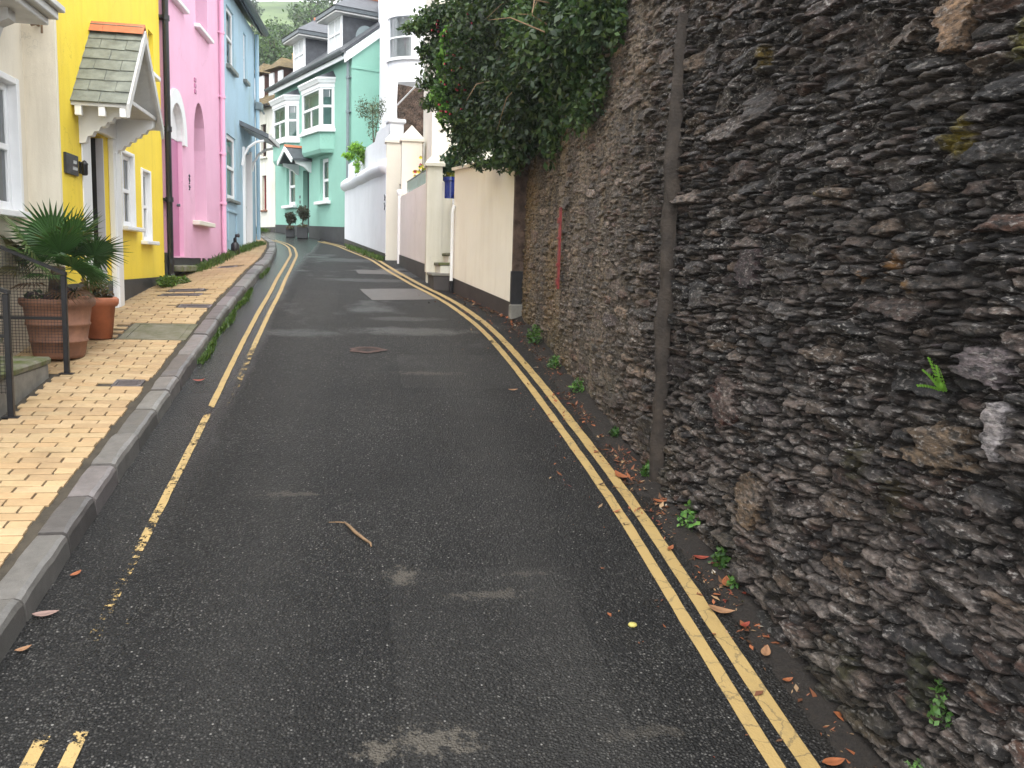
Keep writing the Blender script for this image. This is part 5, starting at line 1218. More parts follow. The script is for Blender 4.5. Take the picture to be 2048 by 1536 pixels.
def dormer(uc, w=.98):
    y0 = .42; z0, z1 = 7.42, 8.30; a, b = uc-w/2, uc+w/2; yb = 2.2
    m = MB(); m.box(a, b, y0, yb, z0-.3, z1+.02); d = m.build('dormer', 'darkslate', mh)
    m = MB(); m.cbox(a-.01, a+.09, y0-.04, y0, z0, z1, .005); m.cbox(b-.09, b+.01, y0-.04, y0, z0, z1, .005); m.cbox(a+.09, b-.09, y0-.04, y0, z1-.08, z1, .005); m.cbox(a-.03, b+.03, y0-.09, y0, z0-.05, z0, .005); m.cbox(a+.09, b-.09, y0-.045, y0-.005, (z0+z1)/2-.03, (z0+z1)/2+.03, .004); m.box(uc-.02, uc+.02, y0-.035, y0-.005, z0, z1-.08)
    wd = m.build('window', 'whitepaint', d)
    m = MB(); m.add([(a+.09, y0-.018, z0), (b-.09, y0-.018, z0), (b-.09, y0-.018, z1-.08), (a+.09, y0-.018, z1-.08)], [(0, 1, 2, 3)]); m.build('pane', 'glass', wd) if False else m.build('blind', 'curtain', wd)
    m = MB(); o_ = .24; m.cbox(a-o_, b+o_, y0-.30, yb+.2, z1, z1+.11, .01); m.build('eaves', 'lead', d)
    m = MB(); m.cbox(a-o_+.03, b+o_-.03, y0-.27, yb, z1-.05, z1, .01); m.build('soffit_board', 'oldpaint', d)
    m = MB(); o_ = .26; zt = z1+.62; vs = [(a-o_, y0-.32, z1+.11), (b+o_, y0-.32, z1+.11), (b+o_, yb+.9, z1+.11), (a-o_, yb+.9, z1+.11), (uc, y0+.45, zt), (uc, yb+.9, zt)]
    m.add(vs, [(0, 1, 4), (1, 2, 5, 4), (3, 0, 4, 5)]); m.build('hipped_roof', 'darkslate', d)
    m = MB(); m.tube([(uc, y0+.43, zt+.01), (uc, yb+.9, zt+.01)], .055, 8); m.build('ridge_tile', 'ridge', d)
dormer(U(2.05)); dormer(U(-.83))
# satellite dish on the dormer cheek
sdish = thing('satellite_dish', 'grey satellite dish on the slate dormer of mint house', 'satellite dish', (MO[0], MO[1], 0)); 
d_world = Vector((MO[0], MO[1], 0)) + Matrix.Rotation(radians(-90-MA), 3, 'Z') @ Vector((1.55, .95, 7.75)); sdish.location = d_world; sdish.rotation_euler = (0, 0, radians(-90-MA+55))
mb = MB(); vs = [(0, -.06, 0)]; n = 20
for r in (.12, .24): 
    for i in range(n): t = 2*pi*i/n; vs.append((r*cos(t), -.06-.35*r*r, r*1.1*sin(t)))
mb.add(vs, [(0, 1+i, 1+(i+1) % n) for i in range(n)]+[(1+i, 1+n+i, 1+n+(i+1) % n, 1+(i+1) % n) for i in range(n)]); mb.build('dish', 'pvc', sdish, smooth=True)
mb = MB(); mb.tube([(0, -.06, -.2), (.0, -.30, -.12)], .012, 6); mb.cbox(-.03, .03, -.36, -.29, -.15, -.09, .006); mb.tube([(0, -.05, 0), (0, .12, -.1)], .018, 6); mb.build('arm', 'letters', sdish)

# ---- far white house beyond the mint one
FO = (MO[0]+math.sin(radians(MA))*3.12, MO[1]+math.cos(radians(MA))*3.12)
fw_ = facade_root('far_house', 'weathered white house with slate hung dormers beyond the mint house', FO, -90+32, prof(28), 'aged')
mb = MB(); ops = [(-.92, -.56, 5.1, 6.08), (-.86, -.58, 3.5, 4.55)]
wall_front(mb, -3.4, 0, 2.4, 6.55, ops, .12); wall_body(mb, -3.4, 0, 2.2, 6.55, 4); mb.build('wall', 'aged', fw_)
mb = MB(); wall_front(mb, -3.4, 0, 2.2, lambda u: 2.98, [], .1, y=-.012); mb.build('plinth', 'brownplinth', fw_)
sash(fw_, -.92, -.56, 5.1, 6.08, rec=.08, fw=.04, mat='tilehung', sillmat='aged'); sash(fw_, -.86, -.58, 3.5, 4.55, rec=.08, fw=.04, mat='redrust', sillmat='pot')
pitched_roof(fw_, -3.4, 0, 6.55, 4, 38, 'mosstile', gutter=('brownplinth', .06), slates=(.2, .16))
for a, b in ((-2.1, -1.35), (-.95, -.1)):
    m = MB(); m.box(a, b, .35, 2, 6.8, 7.75); d = m.build('dormer', 'tilehung', fw_)
    m = MB(); m.cbox(a, a+.28, .30, .36, 6.95, 7.65, .01); m.cbox(b-.28, b, .30, .36, 6.95, 7.65, .01); m.build('window', 'whitepaint', d)
    m = MB(); m.add([(a-.12, .15, 7.72), (b+.12, .15, 7.72), (b+.12, 2.2, 7.72), (a-.12, 2.2, 7.72), ((a+b)/2, .5, 8.1), ((a+b)/2, 2.2, 8.1)], [(0, 1, 4), (1, 2, 5, 4), (3, 0, 4, 5), (3, 2, 1, 0)]); m.build('dormer_roof', 'mosstile', d)
cw_ = at_px(592, 140, 29.4); _q = Matrix.Rotation(-fw_.rotation_euler[2], 3, 'Z') @ Vector((cw_[0]-FO[0], cw_[1]-FO[1], 0)); cu0, cv0 = _q.x, _q.y
m = MB(); m.box(cu0-.22, cu0+.26, cv0-.15, cv0+.2, 6.6, cw_[2]+.1); chm = m.build('chimney', 'chimney', fw_)
for u in (cu0-.1, cu0+.14):
    zc = cw_[2]+.1; m = MB(); m.lathe([(.09, zc), (.10, zc+.05), (.08, zc+.36), (.10, zc+.40), (.07, zc+.42)], u, cv0+.02, 12); m.build('chimney_pot', 'chimney', chm, smooth=True)

# ================================================================== PLANTS
def leaf_cloud(blobs, n, size, cols, seed=0, shell=.55, flat=.0, droop=.0, aspect=.5, clump=1):
    """many small folded leaves in ellipsoidal clumps. blobs: (cx,cy,cz,rx,ry,rz[,weight])"""
    rg = np.random.default_rng(seed); B = np.array([b[:6] for b in blobs], float)
    wgt = np.array([(b[6] if len(b) > 6 else b[3]*b[4]*b[5])**.7 for b in blobs]); wgt /= wgt.sum()
    k = rg.choice(len(B), n, p=wgt); d = rg.normal(size=(n, 3)); d /= np.linalg.norm(d, axis=1)[:, None]
    r = (shell+(1-shell)*rg.random(n)**.6); r = np.where(rg.random(n) < .3, rg.random(n)**.5, r)
    wob = .75+.5*rg.random(n)
    P = B[k, :3]+d*B[k, 3:]*(r*wob)[:, None]
    ax = rg.normal(size=(n, 3)); ax += d*.8; ax[:, 2] -= droop; ax /= np.linalg.norm(ax, axis=1)[:, None]
    sd_ = np.cross(ax, rg.normal(size=(n, 3))+np.array([0, 0, flat])); sd_ /= np.linalg.norm(sd_, axis=1)[:, None]
    nn = np.cross(ax, sd_)
    s = size*(.45+1.1*rg.random(n)**1.5)[:, None]
    V = np.stack([P-ax*s*.5, P+sd_*s*aspect*.5+nn*s*.08, P+ax*s*.55, P-sd_*s*aspect*.5+nn*s*.08], 1).reshape(-1, 3)
    F = np.arange(4*n).reshape(-1, 4)
    C_ = np.array(cols, float); ci = rg.choice(len(C_), n); bb = .6+.8*rg.random(len(B)); c = C_[ci]*(.6+.8*rg.random((n, 1)))*bb[k][:, None]
    return V, F, np.repeat(c, 4, 0)
def cloud_obj(name, blobs, n, size, cols, parent, mat='leaf', **kw):
    V, F, C_ = leaf_cloud(blobs, n, size, cols, **kw); return link(name, np_mesh(name, V, F, mat, C_, smooth=False), parent)
DG = [(.019, .044, .014), (.030, .062, .018), (.013, .030, .011), (.042, .076, .021), (.058, .092, .025)]
BG = [(.09, .20, .028), (.13, .27, .04), (.05, .12, .022), (.03, .07, .018)]
# ---- ivy and shrub hanging over the wall
iv = thing('ivy', 'dark green ivy and shrub hanging over the far end of the stone wall', 'ivy', (1.85, 9.0, 4.3)); I0 = np.array([1.85, 9.0, 4.3])
def rel(bl, o): return [(b[0]-o[0], b[1]-o[1], b[2]-o[2])+tuple(b[3:]) for b in bl]
mass = [(1.72, 8.0, 4.15, .42, .7, .5), (1.72, 7.4, 3.95, .30, .6, .55), (1.66, 8.75, 3.65, .28, .5, .55), (1.60, 9.4, 3.75, .34, .6, .55), (1.72, 6.75, 4.0, .22, .45, .40), (1.74, 6.35, 3.95, .14, .3, .32),
        (1.50, 10.3, 4.3, .50, .7, .70), (1.42, 10.6, 3.75, .36, .5, .42), (1.32, 11.0, 4.5, .42, .5, .62), (1.26, 11.1, 4.0, .30, .4, .45), (1.22, 11.2, 4.85, .42, .5, .45), (1.5, 10.5, 5.1, .5, .7, .5), (1.7, 9.2, 4.8, .45, .8, .5), (1.75, 7.8, 4.7, .4, .8, .4), (1.60, 9.1, 3.22, .14, .25, .26), (1.56, 9.5, 3.3, .16, .25, .24), (1.36, 11.0, 3.5, .22, .3, .25), (1.78, 7.3, 3.5, .10, .5, .35), (1.78, 8.2, 3.35, .12, .4, .35)]
cloud_obj('foliage', rel(mass, I0), 62000, .062, DG, iv, seed=1, droop=.5, shell=.45)
edge_ = [(1.02, 10.85, 4.40, .13, .2, .16), (.96, 10.8, 4.02, .13, .18, .17), (1.03, 10.75, 3.80, .10, .16, .12), (1.04, 10.85, 4.70, .08, .18, .12), (.92, 10.8, 3.98, .07, .12, .08), (1.10, 10.75, 4.15, .14, .2, .10)]
cloud_obj('bright_foliage', rel(edge_, I0), 2000, .062, BG, iv, seed=2, droop=.2)
fringe = [(.95, 11.0, 4.95, .28, .2, .14, .02), (.80, 11.0, 4.86, .22, .2, .10, .012), (.66, 11.0, 4.80, .16, .15, .07, .005), (.90, 11.0, 4.45, .18, .2, .22, .008), (.84, 11.0, 4.2, .16, .15, .12, .005), (.80, 11.0, 4.55, .12, .15, .10, .004), (.86, 11.0, 3.95, .12, .12, .1, .003), (1.50, 9.5, 3.12, .14, .2, .10, .004), (1.38, 10.0, 3.15, .2, .2, .08, .003), (1.75, 6.9, 3.25, .08, .25, .2, .004), (1.78, 6.6, 3.4, .07, .2, .25, .004), (1.79, 6.2, 3.75, .05, .15, .2, .003)]
cloud_obj('sprays', rel(fringe, I0), 5200, .055, DG+[(.06, .10, .03)], iv, seed=3, droop=.3, shell=.1)
rg3 = random.Random(4)
for k in range(9):
    a = Vector((1.6+rg3.uniform(-.2, .1), rg3.uniform(6.6, 11), rg3.uniform(3.6, 4.8))); b = a+Vector((-rg3.uniform(.15, .45), rg3.uniform(-.4, .3), rg3.uniform(-.5, .25))); m = (a+b)/2+Vector((-.05, 0, .06))
    mb = MB(); mb.tube([tuple(Vector(p)-Vector(I0)) for p in (a, m, b)], [.007, .005, .002], 5); mb.build('stem', 'twig', iv)
fl = MB()
for k in range(40):
    c = (rg3.uniform(1.05, 1.5), rg3.uniform(10.3, 11), rg3.uniform(3.7, 4.9)); 
    for j in range(3): fl.box(c[0]-I0[0]-.2+rg3.uniform(-.012, .012)-.012, c[0]-I0[0]-.2+.012, c[1]-I0[1]-.3-.01, c[1]-I0[1]-.3+.01, c[2]-I0[2]-.01, c[2]-I0[2]+.01)
M['redflower'] = simple('red_blossom', (.42, .03, .06), .6, .2, bumps=0); M['yelflower'] = simple('yellow_blossom', (.62, .50, .04), .6, .2, bumps=0)
fl.build('red_blossoms', 'redflower', iv)
# ---- olive-like bush, bright wisteria on the white wall
ob = thing('bush', 'airy grey green bush in front of the mint gable', 'bush', (.35, 18.9, 4.0))
cloud_obj('foliage', [(-.02, 0, 1.05, .22, .2, .28), (-.22, 0, 1.15, .18, .15, .24), (.1, 0, 1.2, .18, .15, .22), (-.05, 0, .75, .12, .12, .2)], 1500, .05, [(.09, .12, .07), (.06, .09, .05), (.13, .13, .07)], ob, seed=5, shell=.2, aspect=.3)
mb = MB(); mb.tube([(0, 0, -.3), (-.02, 0, .4), (-.05, 0, 1.2)], [.02, .016, .006], 6); mb.tube([(-.02, 0, .4), (.1, 0, 1.15)], [.012, .004], 5); mb.build('trunk', 'bark', ob)
ws = thing('climber', 'bright lime green climber spilling over the white retaining wall', 'climber', (-.02, 19.6, 4.25))
cloud_obj('foliage', [(-.02, 0, .17, .17, .2, .13), (.1, 0, .1, .13, .2, .13), (-.14, 0, .0, .13, .15, .08), (.02, -.05, -.18, .08, .12, .20), (.16, 0, -.02, .08, .15, .16), (-.22, 0, .02, .08, .1, .05)], 1500, .075, [(.17, .34, .03), (.22, .40, .05), (.13, .27, .03)], ws, seed=6, droop=.7, shell=.3, aspect=.32)
mb = MB(); mb.tube([(.2, .2, -.2), (.1, .1, .15), (-.1, 0, .1)], [.015, .01, .004], 5); mb.build('stem', 'bark', ws)
# ---- yellow flowers behind the glass panel and blue pot
fp = thing('flowering_plant', 'yellow and red flowers behind the green glass panel', 'plant', (1.1, 14.3, 2.95))
cloud_obj('foliage', [(0, 0, .38, .16, .3, .16), (-.05, -.2, .45, .10, .15, .14), (.05, .3, .42, .12, .2, .12)], 500, .06, [(.22, .24, .05), (.12, .18, .04)], fp, seed=7, shell=.2)
mb = MB(); mf = MB()
for k in range(26):
    c = (rnd.uniform(-.22, .14), rnd.uniform(-.3, .5), rnd.uniform(.40, .72)); q = mf if k % 9 == 0 else mb
    for j in range(5):
        t = 2*pi*j/5; q.add([c, (c[0]+.025*cos(t), c[1]-.02, c[2]+.025*sin(t)), (c[0]+.03*cos(t+.6), c[1]-.025, c[2]+.03*sin(t+.6)), (c[0]+.022*cos(t+1.2), c[1]-.02, c[2]+.022*sin(t+1.2))], [(0, 1, 2, 3)])
mb.build('yellow_flowers', 'yelflower', fp)['kind'] = 'stuff'; mf.build('red_flowers', 'redflower', fp)['kind'] = 'stuff'
bp = thing('flowerpot', 'blue glazed flowerpot with leafy plant on the cream gate wall', 'flowerpot', (1.30, 12.57, 2.93))
mb = MB(); mb.lathe([(.001, 0), (.085, 0), (.10, .24), (.115, .25), (.115, .30), (.098, .30), (.09, .25), (.001, .25)], 0, 0, 24); mb.build('pot', 'bluepot', bp, smooth=False)
mb = MB()
for k in range(12): t = 2*pi*k/12; mb.box(.094*cos(t)-.004, .094*cos(t)+.004, .094*sin(t)-.004, .094*sin(t)+.004, .02, .24)
mb.build('ribs', 'bluepot', bp)
cloud_obj('leaves', [(0, 0, .45, .16, .15, .16), (.05, 0, .6, .14, .14, .14), (-.1, -.05, .5, .1, .1, .1)], 700, .07, [(.03, .07, .035), (.05, .10, .05)], bp, seed=8)
cloud_obj('yellow_leaves', [(0, -.06, .33, .10, .06, .04)], 90, .05, [(.45, .40, .04), (.30, .34, .04)], bp, seed=9)
# ---- two clipped bushes in black planters by the mint door
for lab, x, y, s_ in (('small bush in black planter left of the mint door', -1.78, 24.75, .65), ('larger bush in black square planter at the mint door', -1.42, 24.2, .82)):
    t = thing('potted_bush', lab, 'potted plant', (x, y, prof(y)))
    mb = MB(); mb.cbox(-.17*s_, .17*s_, -.17*s_, .17*s_, 0, .36*s_, .01); mb.build('planter', 'plinth', t)
    mb = MB(); mb.tube([(0, 0, .3), (.01, 0, .75*s_)], .018, 6); mb.build('trunk', 'bark', t)
    cloud_obj('crown', [(0, 0, .86*s_, .20*s_, .2*s_, .20*s_), (.04, -.03, .72*s_, .13, .13, .12)], 1100, .05, [(.045, .045, .03), (.06, .05, .03), (.03, .04, .025)], t, seed=int(s_*10))
    cloud_obj('trailing_flowers', [(0, -.1, .40*s_, .17*s_, .12, .06)], 160, .05, [(.20, .09, .05), (.06, .08, .03), (.25, .17, .12)], t, seed=13)
# ---- palm in weathered terracotta pot
pt = thing('potted_palm', 'fan palm in a large weathered terracotta pot by the railing', 'potted palm', (-2.29, 7.34, pave_z(-2.3, 7.34))); pt.scale = (.93, .93, .93)
mb = MB(); mb.lathe([(.001, 0), (.185, 0), (.20, .03), (.215, .13), (.225, .135), (.228, .15), (.22, .158), (.238, .27), (.248, .275), (.25, .29), (.242, .298), (.258, .42), (.285, .44), (.292, .47), (.285, .495), (.262, .495), (.25, .46), (.001, .455)], 0, 0, 40); mb.build('pot', 'pot', pt, smooth=True)
mb = MB(); mb.lathe([(.255, .455), (.12, .475), (.001, .48)], 0, 0, 20); mb.build('soil', 'soil', pt, smooth=True)
mb = MB(); mb.tube([(0, 0, .44), (.01, 0, .62), (.015, 0, .76)], [.075, .07, .05], 10); mb.build('trunk', 'bark', pt)
cloud_obj('underplanting', [(-.08, -.1, .5, .14, .1, .06), (.1, -.1, .53, .1, .1, .06)], 260, .05, [(.03, .06, .025), (.05, .07, .03), (.10, .07, .09)], pt, seed=15)
def frond(parent, base, az, el, plen, R, nseg, col, tilt=0.):
    """palmate leaf: petiole and a fan of narrow pleated blades"""
    V = []; F = []; C_ = []; d = Vector((cos(az)*cos(el), sin(az)*cos(el), sin(el))); b = Vector(base); tip = b+d*plen+Vector((0, 0, -.04*plen))
    side = d.cross(Vector((0, 0, 1))).normalized(); up = side.cross(d).normalized(); up = (up*cos(tilt)+side*sin(tilt)).normalized(); side = d.cross(up).normalized()
    w = .006
    V += [b-side*w, b+side*w, tip+side*w*.7, tip-side*w*.7]; F += [(0, 1, 2, 3)]; C_ += [(.10, .13, .04)]*4
    for i in range(nseg):
        a = (i/(nseg-1)-.5)*radians(250); L = R*(.80+.2*cos(a*.6))*rnd.uniform(.9, 1.05)
        e = d*cos(a)+side*sin(a)+up*(.16*cos(a)); e.normalize(); q = e.cross(up).normalized(); wd = .0125*R/.35
        j = len(V); m1 = tip+e*L*.5+up*.012; m2 = tip+e*L+Vector((0, 0, -.10*L*rnd.random()-.02))
        V += [tip+up*.002, m1-q*wd, m1+up*.008, m1+q*wd, m2]
        F += [(j, j+1, j+2), (j, j+2, j+3), (j+1, j+4, j+2), (j+2, j+4, j+3)]
        k = rnd.uniform(.7, 1.25); cc = tuple(c*k for c in col); tipc = tuple(c*k*1.1 for c in (col if rnd.random() < .8 else (.16, .12, .05))); C_ += [cc]*4+[tipc]
    mb = MB(); mb.v = [tuple(v) for v in V]; mb.f = F; mb.c = C_; mb.build('frond', 'palmleaf', parent)
PG = [(.050, .115, .032), (.065, .14, .038), (.045, .10, .034), (.09, .14, .04)]
for k, (az, el, pl, R) in enumerate([(-1.5, 1.15, .28, .40), (-.6, .95, .30, .40), (.3, .9, .28, .38), (-2.4, .75, .32, .40), (-1.2, .6, .30, .38), (-3.0, .45, .34, .34), (-.2, .45, .34, .33), (-2.0, .3, .28, .30), (-.9, .15, .30, .32), (.8, .4, .3, .3), (2.2, .6, .3, .32), (-2.7, .0, .28, .26), (-.4, -.05, .28, .26), (-1.6, -.15, .22, .24)]):
    frond(pt, (.015, 0, .72), az, el, pl, R, 34, PG[k % 4] if k not in (5, 11) else (.12, .11, .045), tilt=rnd.uniform(-.5, .5))
for az, el in ((-2.5, -.25), (-.5, -.5), (-1.1, -.6)): frond(pt, (.015, 0, .66), az, el, .2, .2, 16, (.17, .09, .045))
p2 = thing('flowerpot', 'plain orange terracotta pot behind the palm pot', 'flowerpot', (-2.17, 7.98, pave_z(-2.17, 7.98)))
mb = MB(); mb.lathe([(.001, 0), (.105, 0), (.135, .27), (.15, .275), (.165, .30), (.165, .335), (.15, .35), (.135, .34), (.13, .30), (.001, .30)], 0, 0, 32); mb.build('pot', 'pot2', p2, smooth=True)
mb = MB(); mb.lathe([(.13, .305), (.001, .32)], 0, 0, 16); mb.build('soil', 'soil', p2)
cloud_obj('leaves', [(-.03, 0, .42, .12, .12, .09), (.04, -.03, .38, .09, .08, .06)], 260, .05, [(.06, .09, .03), (.12, .09, .04), (.09, .06, .03)], p2, seed=17)
# ---- weeds: tufts in the pavement edge, gutter grass, wall foot plants, wall fern
def grass(name, label, pts, n, h, cols, group=None, seed=0, spread=.05):
    rg = np.random.default_rng(seed); V = []; F = []; C_ = []
    for _ in range(n):
        x, y, z = pts[rg.integers(len(pts))]; x += rg.normal(0, spread); y += rg.normal(0, spread*1.5); L = h*rg.uniform(.4, 1.2); a = rg.uniform(0, 2*pi); l = rg.uniform(.2, .8)*L; w_ = .003+.003*rg.random()
        j = len(V); dx, dy = cos(a), sin(a)
        V += [(x-dy*w_, y+dx*w_, z), (x+dy*w_, y-dx*w_, z), (x+dx*l*.4+dy*w_*.8, y+dy*l*.4-dx*w_*.8, z+L*.65), (x+dx*l, y+dy*l, z+L)]; F.append((j, j+1, j+2, j+3)); c = np.array(cols[rg.integers(len(cols))])*rg.uniform(.6, 1.3); C_ += [c]*4
    o = link(name, np_mesh(name, V, F, 'leaf', np.array(C_), smooth=False)); tag(o, label, 'grass', kind='stuff'); return o
GC = [(.07, .13, .025), (.05, .10, .02), (.10, .15, .03)]
grass('grass', 'strip of grass growing in the gutter along the kerb', [(kerb_x(y)+.02+.02*sin(y*5), y, prof(y)) for y in np.arange(7.6, 11.2, .05)]+[(kerb_x(y)+.02, y, prof(y)) for y in np.arange(12.5, 14, .2)], 2600, .05, GC, seed=21, spread=.016)
grass('grass', 'weedy grass along the foot of the pink and blue houses', [(inner_x(y)+.06+.12*rnd.random(), y, pave_z(inner_x(y)+.1, y)) for y in np.arange(12.6, 18.8, .06)], 2600, .08, GC, seed=22, spread=.05)
grass('grass', 'grass tufts at the foot of the white retaining wall', [(.45-.165*(y-16.85)-.06, y, prof(y)) for y in np.arange(16.6, 20.5, .1)], 900, .10, GC, seed=23, spread=.03)
grass('grass', 'grass patch below the far white house', [(-2.9+rnd.uniform(-.3, .2), 27.2+rnd.uniform(-.3, .5), prof(27.3)) for _ in range(30)], 500, .14, GC, seed=24, spread=.08)
wpts = [('leafy green weed clump at wall foot just past the cement pipe casing', 1.76, 4.30, 1.), ('little weed at wall foot below the tan pointed stone', 1.76, 3.88, .7), ('trailing weed sprig at wall foot nearest the large orange leaf', 1.75, 3.70, .5), ('small weed left of the cement pipe casing foot', 1.76, 5.02, .7), ('tiny weed at wall foot beyond the cement pipe casing', 1.76, 5.75, .5), ('bright weed at the wall foot midway up the wall', 1.74, 6.75, .9), ('low weed at the wall foot beyond the midway weed', 1.72, 7.5, .9), ('broad weed near the far end of the stone wall', 1.72, 8.4, 1.3)]
for k, (lab, x, y, s_) in enumerate(wpts):
    t = thing('weed', lab, 'weed', (x, y, prof(y)), group='weeds along the wall foot')
    cloud_obj('leaves', [(0, 0, .06*s_, .06*s_, .08*s_, .06*s_), (.02, .04*s_, .1*s_, .05*s_, .05*s_, .05*s_)], int(170*s_), .028, [(.07, .16, .035), (.05, .12, .03), (.10, .20, .04)], t, seed=40+k, flat=1.5, aspect=.7)
t = thing('weed', 'small weed rooted in the stone wall near the bottom right corner', 'weed', (1.80, 2.27, .72), group='weeds along the wall foot'); cloud_obj('leaves', [(-.02, 0, .0, .03, .05, .07)], 120, .02, [(.07, .16, .035), (.10, .20, .05)], t, seed=50, aspect=.7)
t = thing('weed', 'pale leafed weed at the bottom right corner of the wall', 'weed', (1.78, 2.30, .40), group='weeds along the wall foot'); cloud_obj('leaves', [(-.03, 0, .06, .05, .05, .06)], 120, .02, [(.09, .16, .06), (.10, .20, .05)], t, seed=51, aspect=.7)
t = thing('weed', 'green weed clump at the corner of yellow house and downpipe', 'weed', (-2.2, 11.0, pave_z(-2.2, 11)), group='weeds along the pavement'); cloud_obj('leaves', [(0, 0, .05, .12, .3, .07), (.1, .3, .05, .1, .15, .05)], 700, .05, GC, t, seed=52, flat=1.)
fe = thing('fern', 'small bright green fern growing from the stone wall', 'fern', (1.80, 2.39, 1.68))
for k, (dy, dz) in enumerate([(-.03, .10), (.03, .08), (-.06, .05), (.01, .12), (.05, .03)]):
    mb = MB(); n = 9; C0 = (.12, .26, .03)
    for i in range(n):
        u = (i+1)/n; c = Vector((-.05*u-.02, dy*u, dz*u-.02*u*u)); L = .022*(1-.75*u)+.004
        for s_ in (-1, 1): mb.add([tuple(c), tuple(c+Vector((-.004, s_*L*.5, .006))), tuple(c+Vector((-.006, s_*L, .003))), tuple(c+Vector((-.002, s_*L*.5, -.004)))], [(0, 1, 2, 3)], C0)
    mb.build('frond', 'leaf', fe)

# ================================================================== SMALL THINGS
# cement pipe casing on the joint, red iron plate
pc = thing('pipe_casing', 'vertical cement covered pipe on the stone wall with cracked edge', 'pipe', (1.80, 4.93, prof(4.93)-.02))
V = []; F = []; n = 90; m_ = 9
for i in range(n+1):
    z = 2.75*i/n; w_ = .040*(1-.25*(i/n)**2)*(1+.18*(vnoise(z*4, 1., 2)-.5)); cy = .03*(i/n)+.012*(vnoise(z*2.5, 4., 3)-.5)
    if i/n > .7: w_ *= .45+.55*(1-i/n)/.3
    for k in range(m_):
        t = pi*k/(m_-1); rr_ = 1+.3*(vnoise(z*14, k*1.3, 5)-.5)
        V.append((-.085*sin(t)*rr_*(1 if i/n < .7 else .5+.5*(1-i/n)/.3)+.03+.03*(vnoise(z*9, k*.9, 8)-.5), cy-w_*cos(t), z))
for i in range(n):
    for k in range(m_-1): F.append((i*m_+k, i*m_+k+1, (i+1)*m_+k+1, (i+1)*m_+k))
link('casing', np_mesh('casing', V, F, 'cement'), pc)
mb = MB(); z = .45
while z < 2.1:
    L = rnd.uniform(.08, .3); y = .042+.03*z/2.75; mb.tube([(.0, y, z), (-.012, y+.008*rnd.uniform(-1, 1), z+L*.5), (.0, y, z+L)], [.010, .024, .010], 7); z += L*.9
mb.build('broken_edge', 'soil', pc)
mb = MB(); mb.cbox(-.02, .02, -.028, .028, 0, .12, .004); mb.build('foot', 'concrete', pc)
ri = thing('iron_plate', 'narrow red painted iron fitting on the stone wall', 'wall fitting', (1.79, 7.72, 1.83))
mb = MB(); mb.cbox(-.018, .0, -.03, .03, 0, .72, .004); mb.build('plate', 'redrust', ri)
for z, h in ((.03, .06), (.2, .03), (.44, .02), (.58, .05)): mb = MB(); mb.cbox(-.028, -.017, -.034, .034, z, z+h, .003); mb.build('strap', 'redrust', ri)
# covers in the pavement
def cover(label, x0, x1, y0, y1, mat, frame=None, ribs=0):
    cx, cy = (x0+x1)/2, (y0+y1)/2; z = pave_z(cx, cy); t = thing('pavement_cover', label, 'cover', (cx, cy, z), group='covers in the brick pavement')
    s = atan2(pave_z(cx, cy+.2)-pave_z(cx, cy-.2), .4); cr = atan2(pave_z(cx+.1, cy)-pave_z(cx-.1, cy), .2); t.rotation_euler = (s, -cr, 0); hx, hy = (x1-x0)/2, (y1-y0)/2; f = frame or .02
    mb = MB()
    for a in ((-hx, hx, -hy, -hy+f), (-hx, hx, hy-f, hy), (-hx, -hx+f*1.3, -hy+f, hy-f), (hx-f*1.3, hx, -hy+f, hy-f)): mb.cbox(a[0], a[1], a[2], a[3], -.03, .001, .003)
    mb.build('frame', 'ironcover' if not frame else 'mosscover', t)
    mb = MB(); mb.cbox(-hx+f*1.3+.004, hx-f*1.3-.004, -hy+f+.004, hy-f-.004, -.03, -.002, .003); mb.build('lid', mat, t)
    if ribs:
        mb = MB()
        for i in range(ribs):
            y = -hy+f+.015+(2*hy-2*f-.03)*i/(ribs-1); mb.box(-hx+.04, hx-.04, y-.004, y+.004, -.003, .002)
        mb.build('ribs', mat, t)
    return t
cover('large mossy concrete inspection cover beside the orange pot', *COVERS[0], 'mosscover', frame=.045)
cover('small grey iron cover near the railing', *COVERS[1], 'ironcover', ribs=6)
cover('narrow iron cover beyond the large mossy cover', *COVERS[2], 'ironcover', ribs=5)
cover('iron cover beside the yellow house weeds, farther one', *COVERS[3], 'ironcover', ribs=5)
cover('long iron cover beside the yellow house weeds, nearer one', *COVERS[4], 'ironcover', ribs=4)
cover('iron cover in front of the pink house', *COVERS[5], 'ironcover', ribs=7)
# twig on the road
tw = thing('twig', 'bent brown twig lying on the road', 'twig', (-.03, 4.38, prof(4.38)))
def onroad(x, y, h): return (x+.03, y-4.38, prof(y)-prof(4.38)+h)
mb = MB(); mb.tube([onroad(-.055, 4.475, .012), onroad(-.03, 4.42, .016), onroad(.0, 4.35, .015), onroad(.045, 4.28, .010), onroad(.075, 4.235, .009), onroad(.078, 4.20, .010)], [.005, .008, .009, .008, .007, .004], 7); mb.build('stick', 'twig', tw, smooth=True)
mb = MB(); mb.tube([onroad(-.05, 4.47, .011), onroad(-.09, 4.485, .008), onroad(-.135, 4.49, .006)], [.004, .003, .0015], 5); mb.build('side_shoot', 'twig', tw)
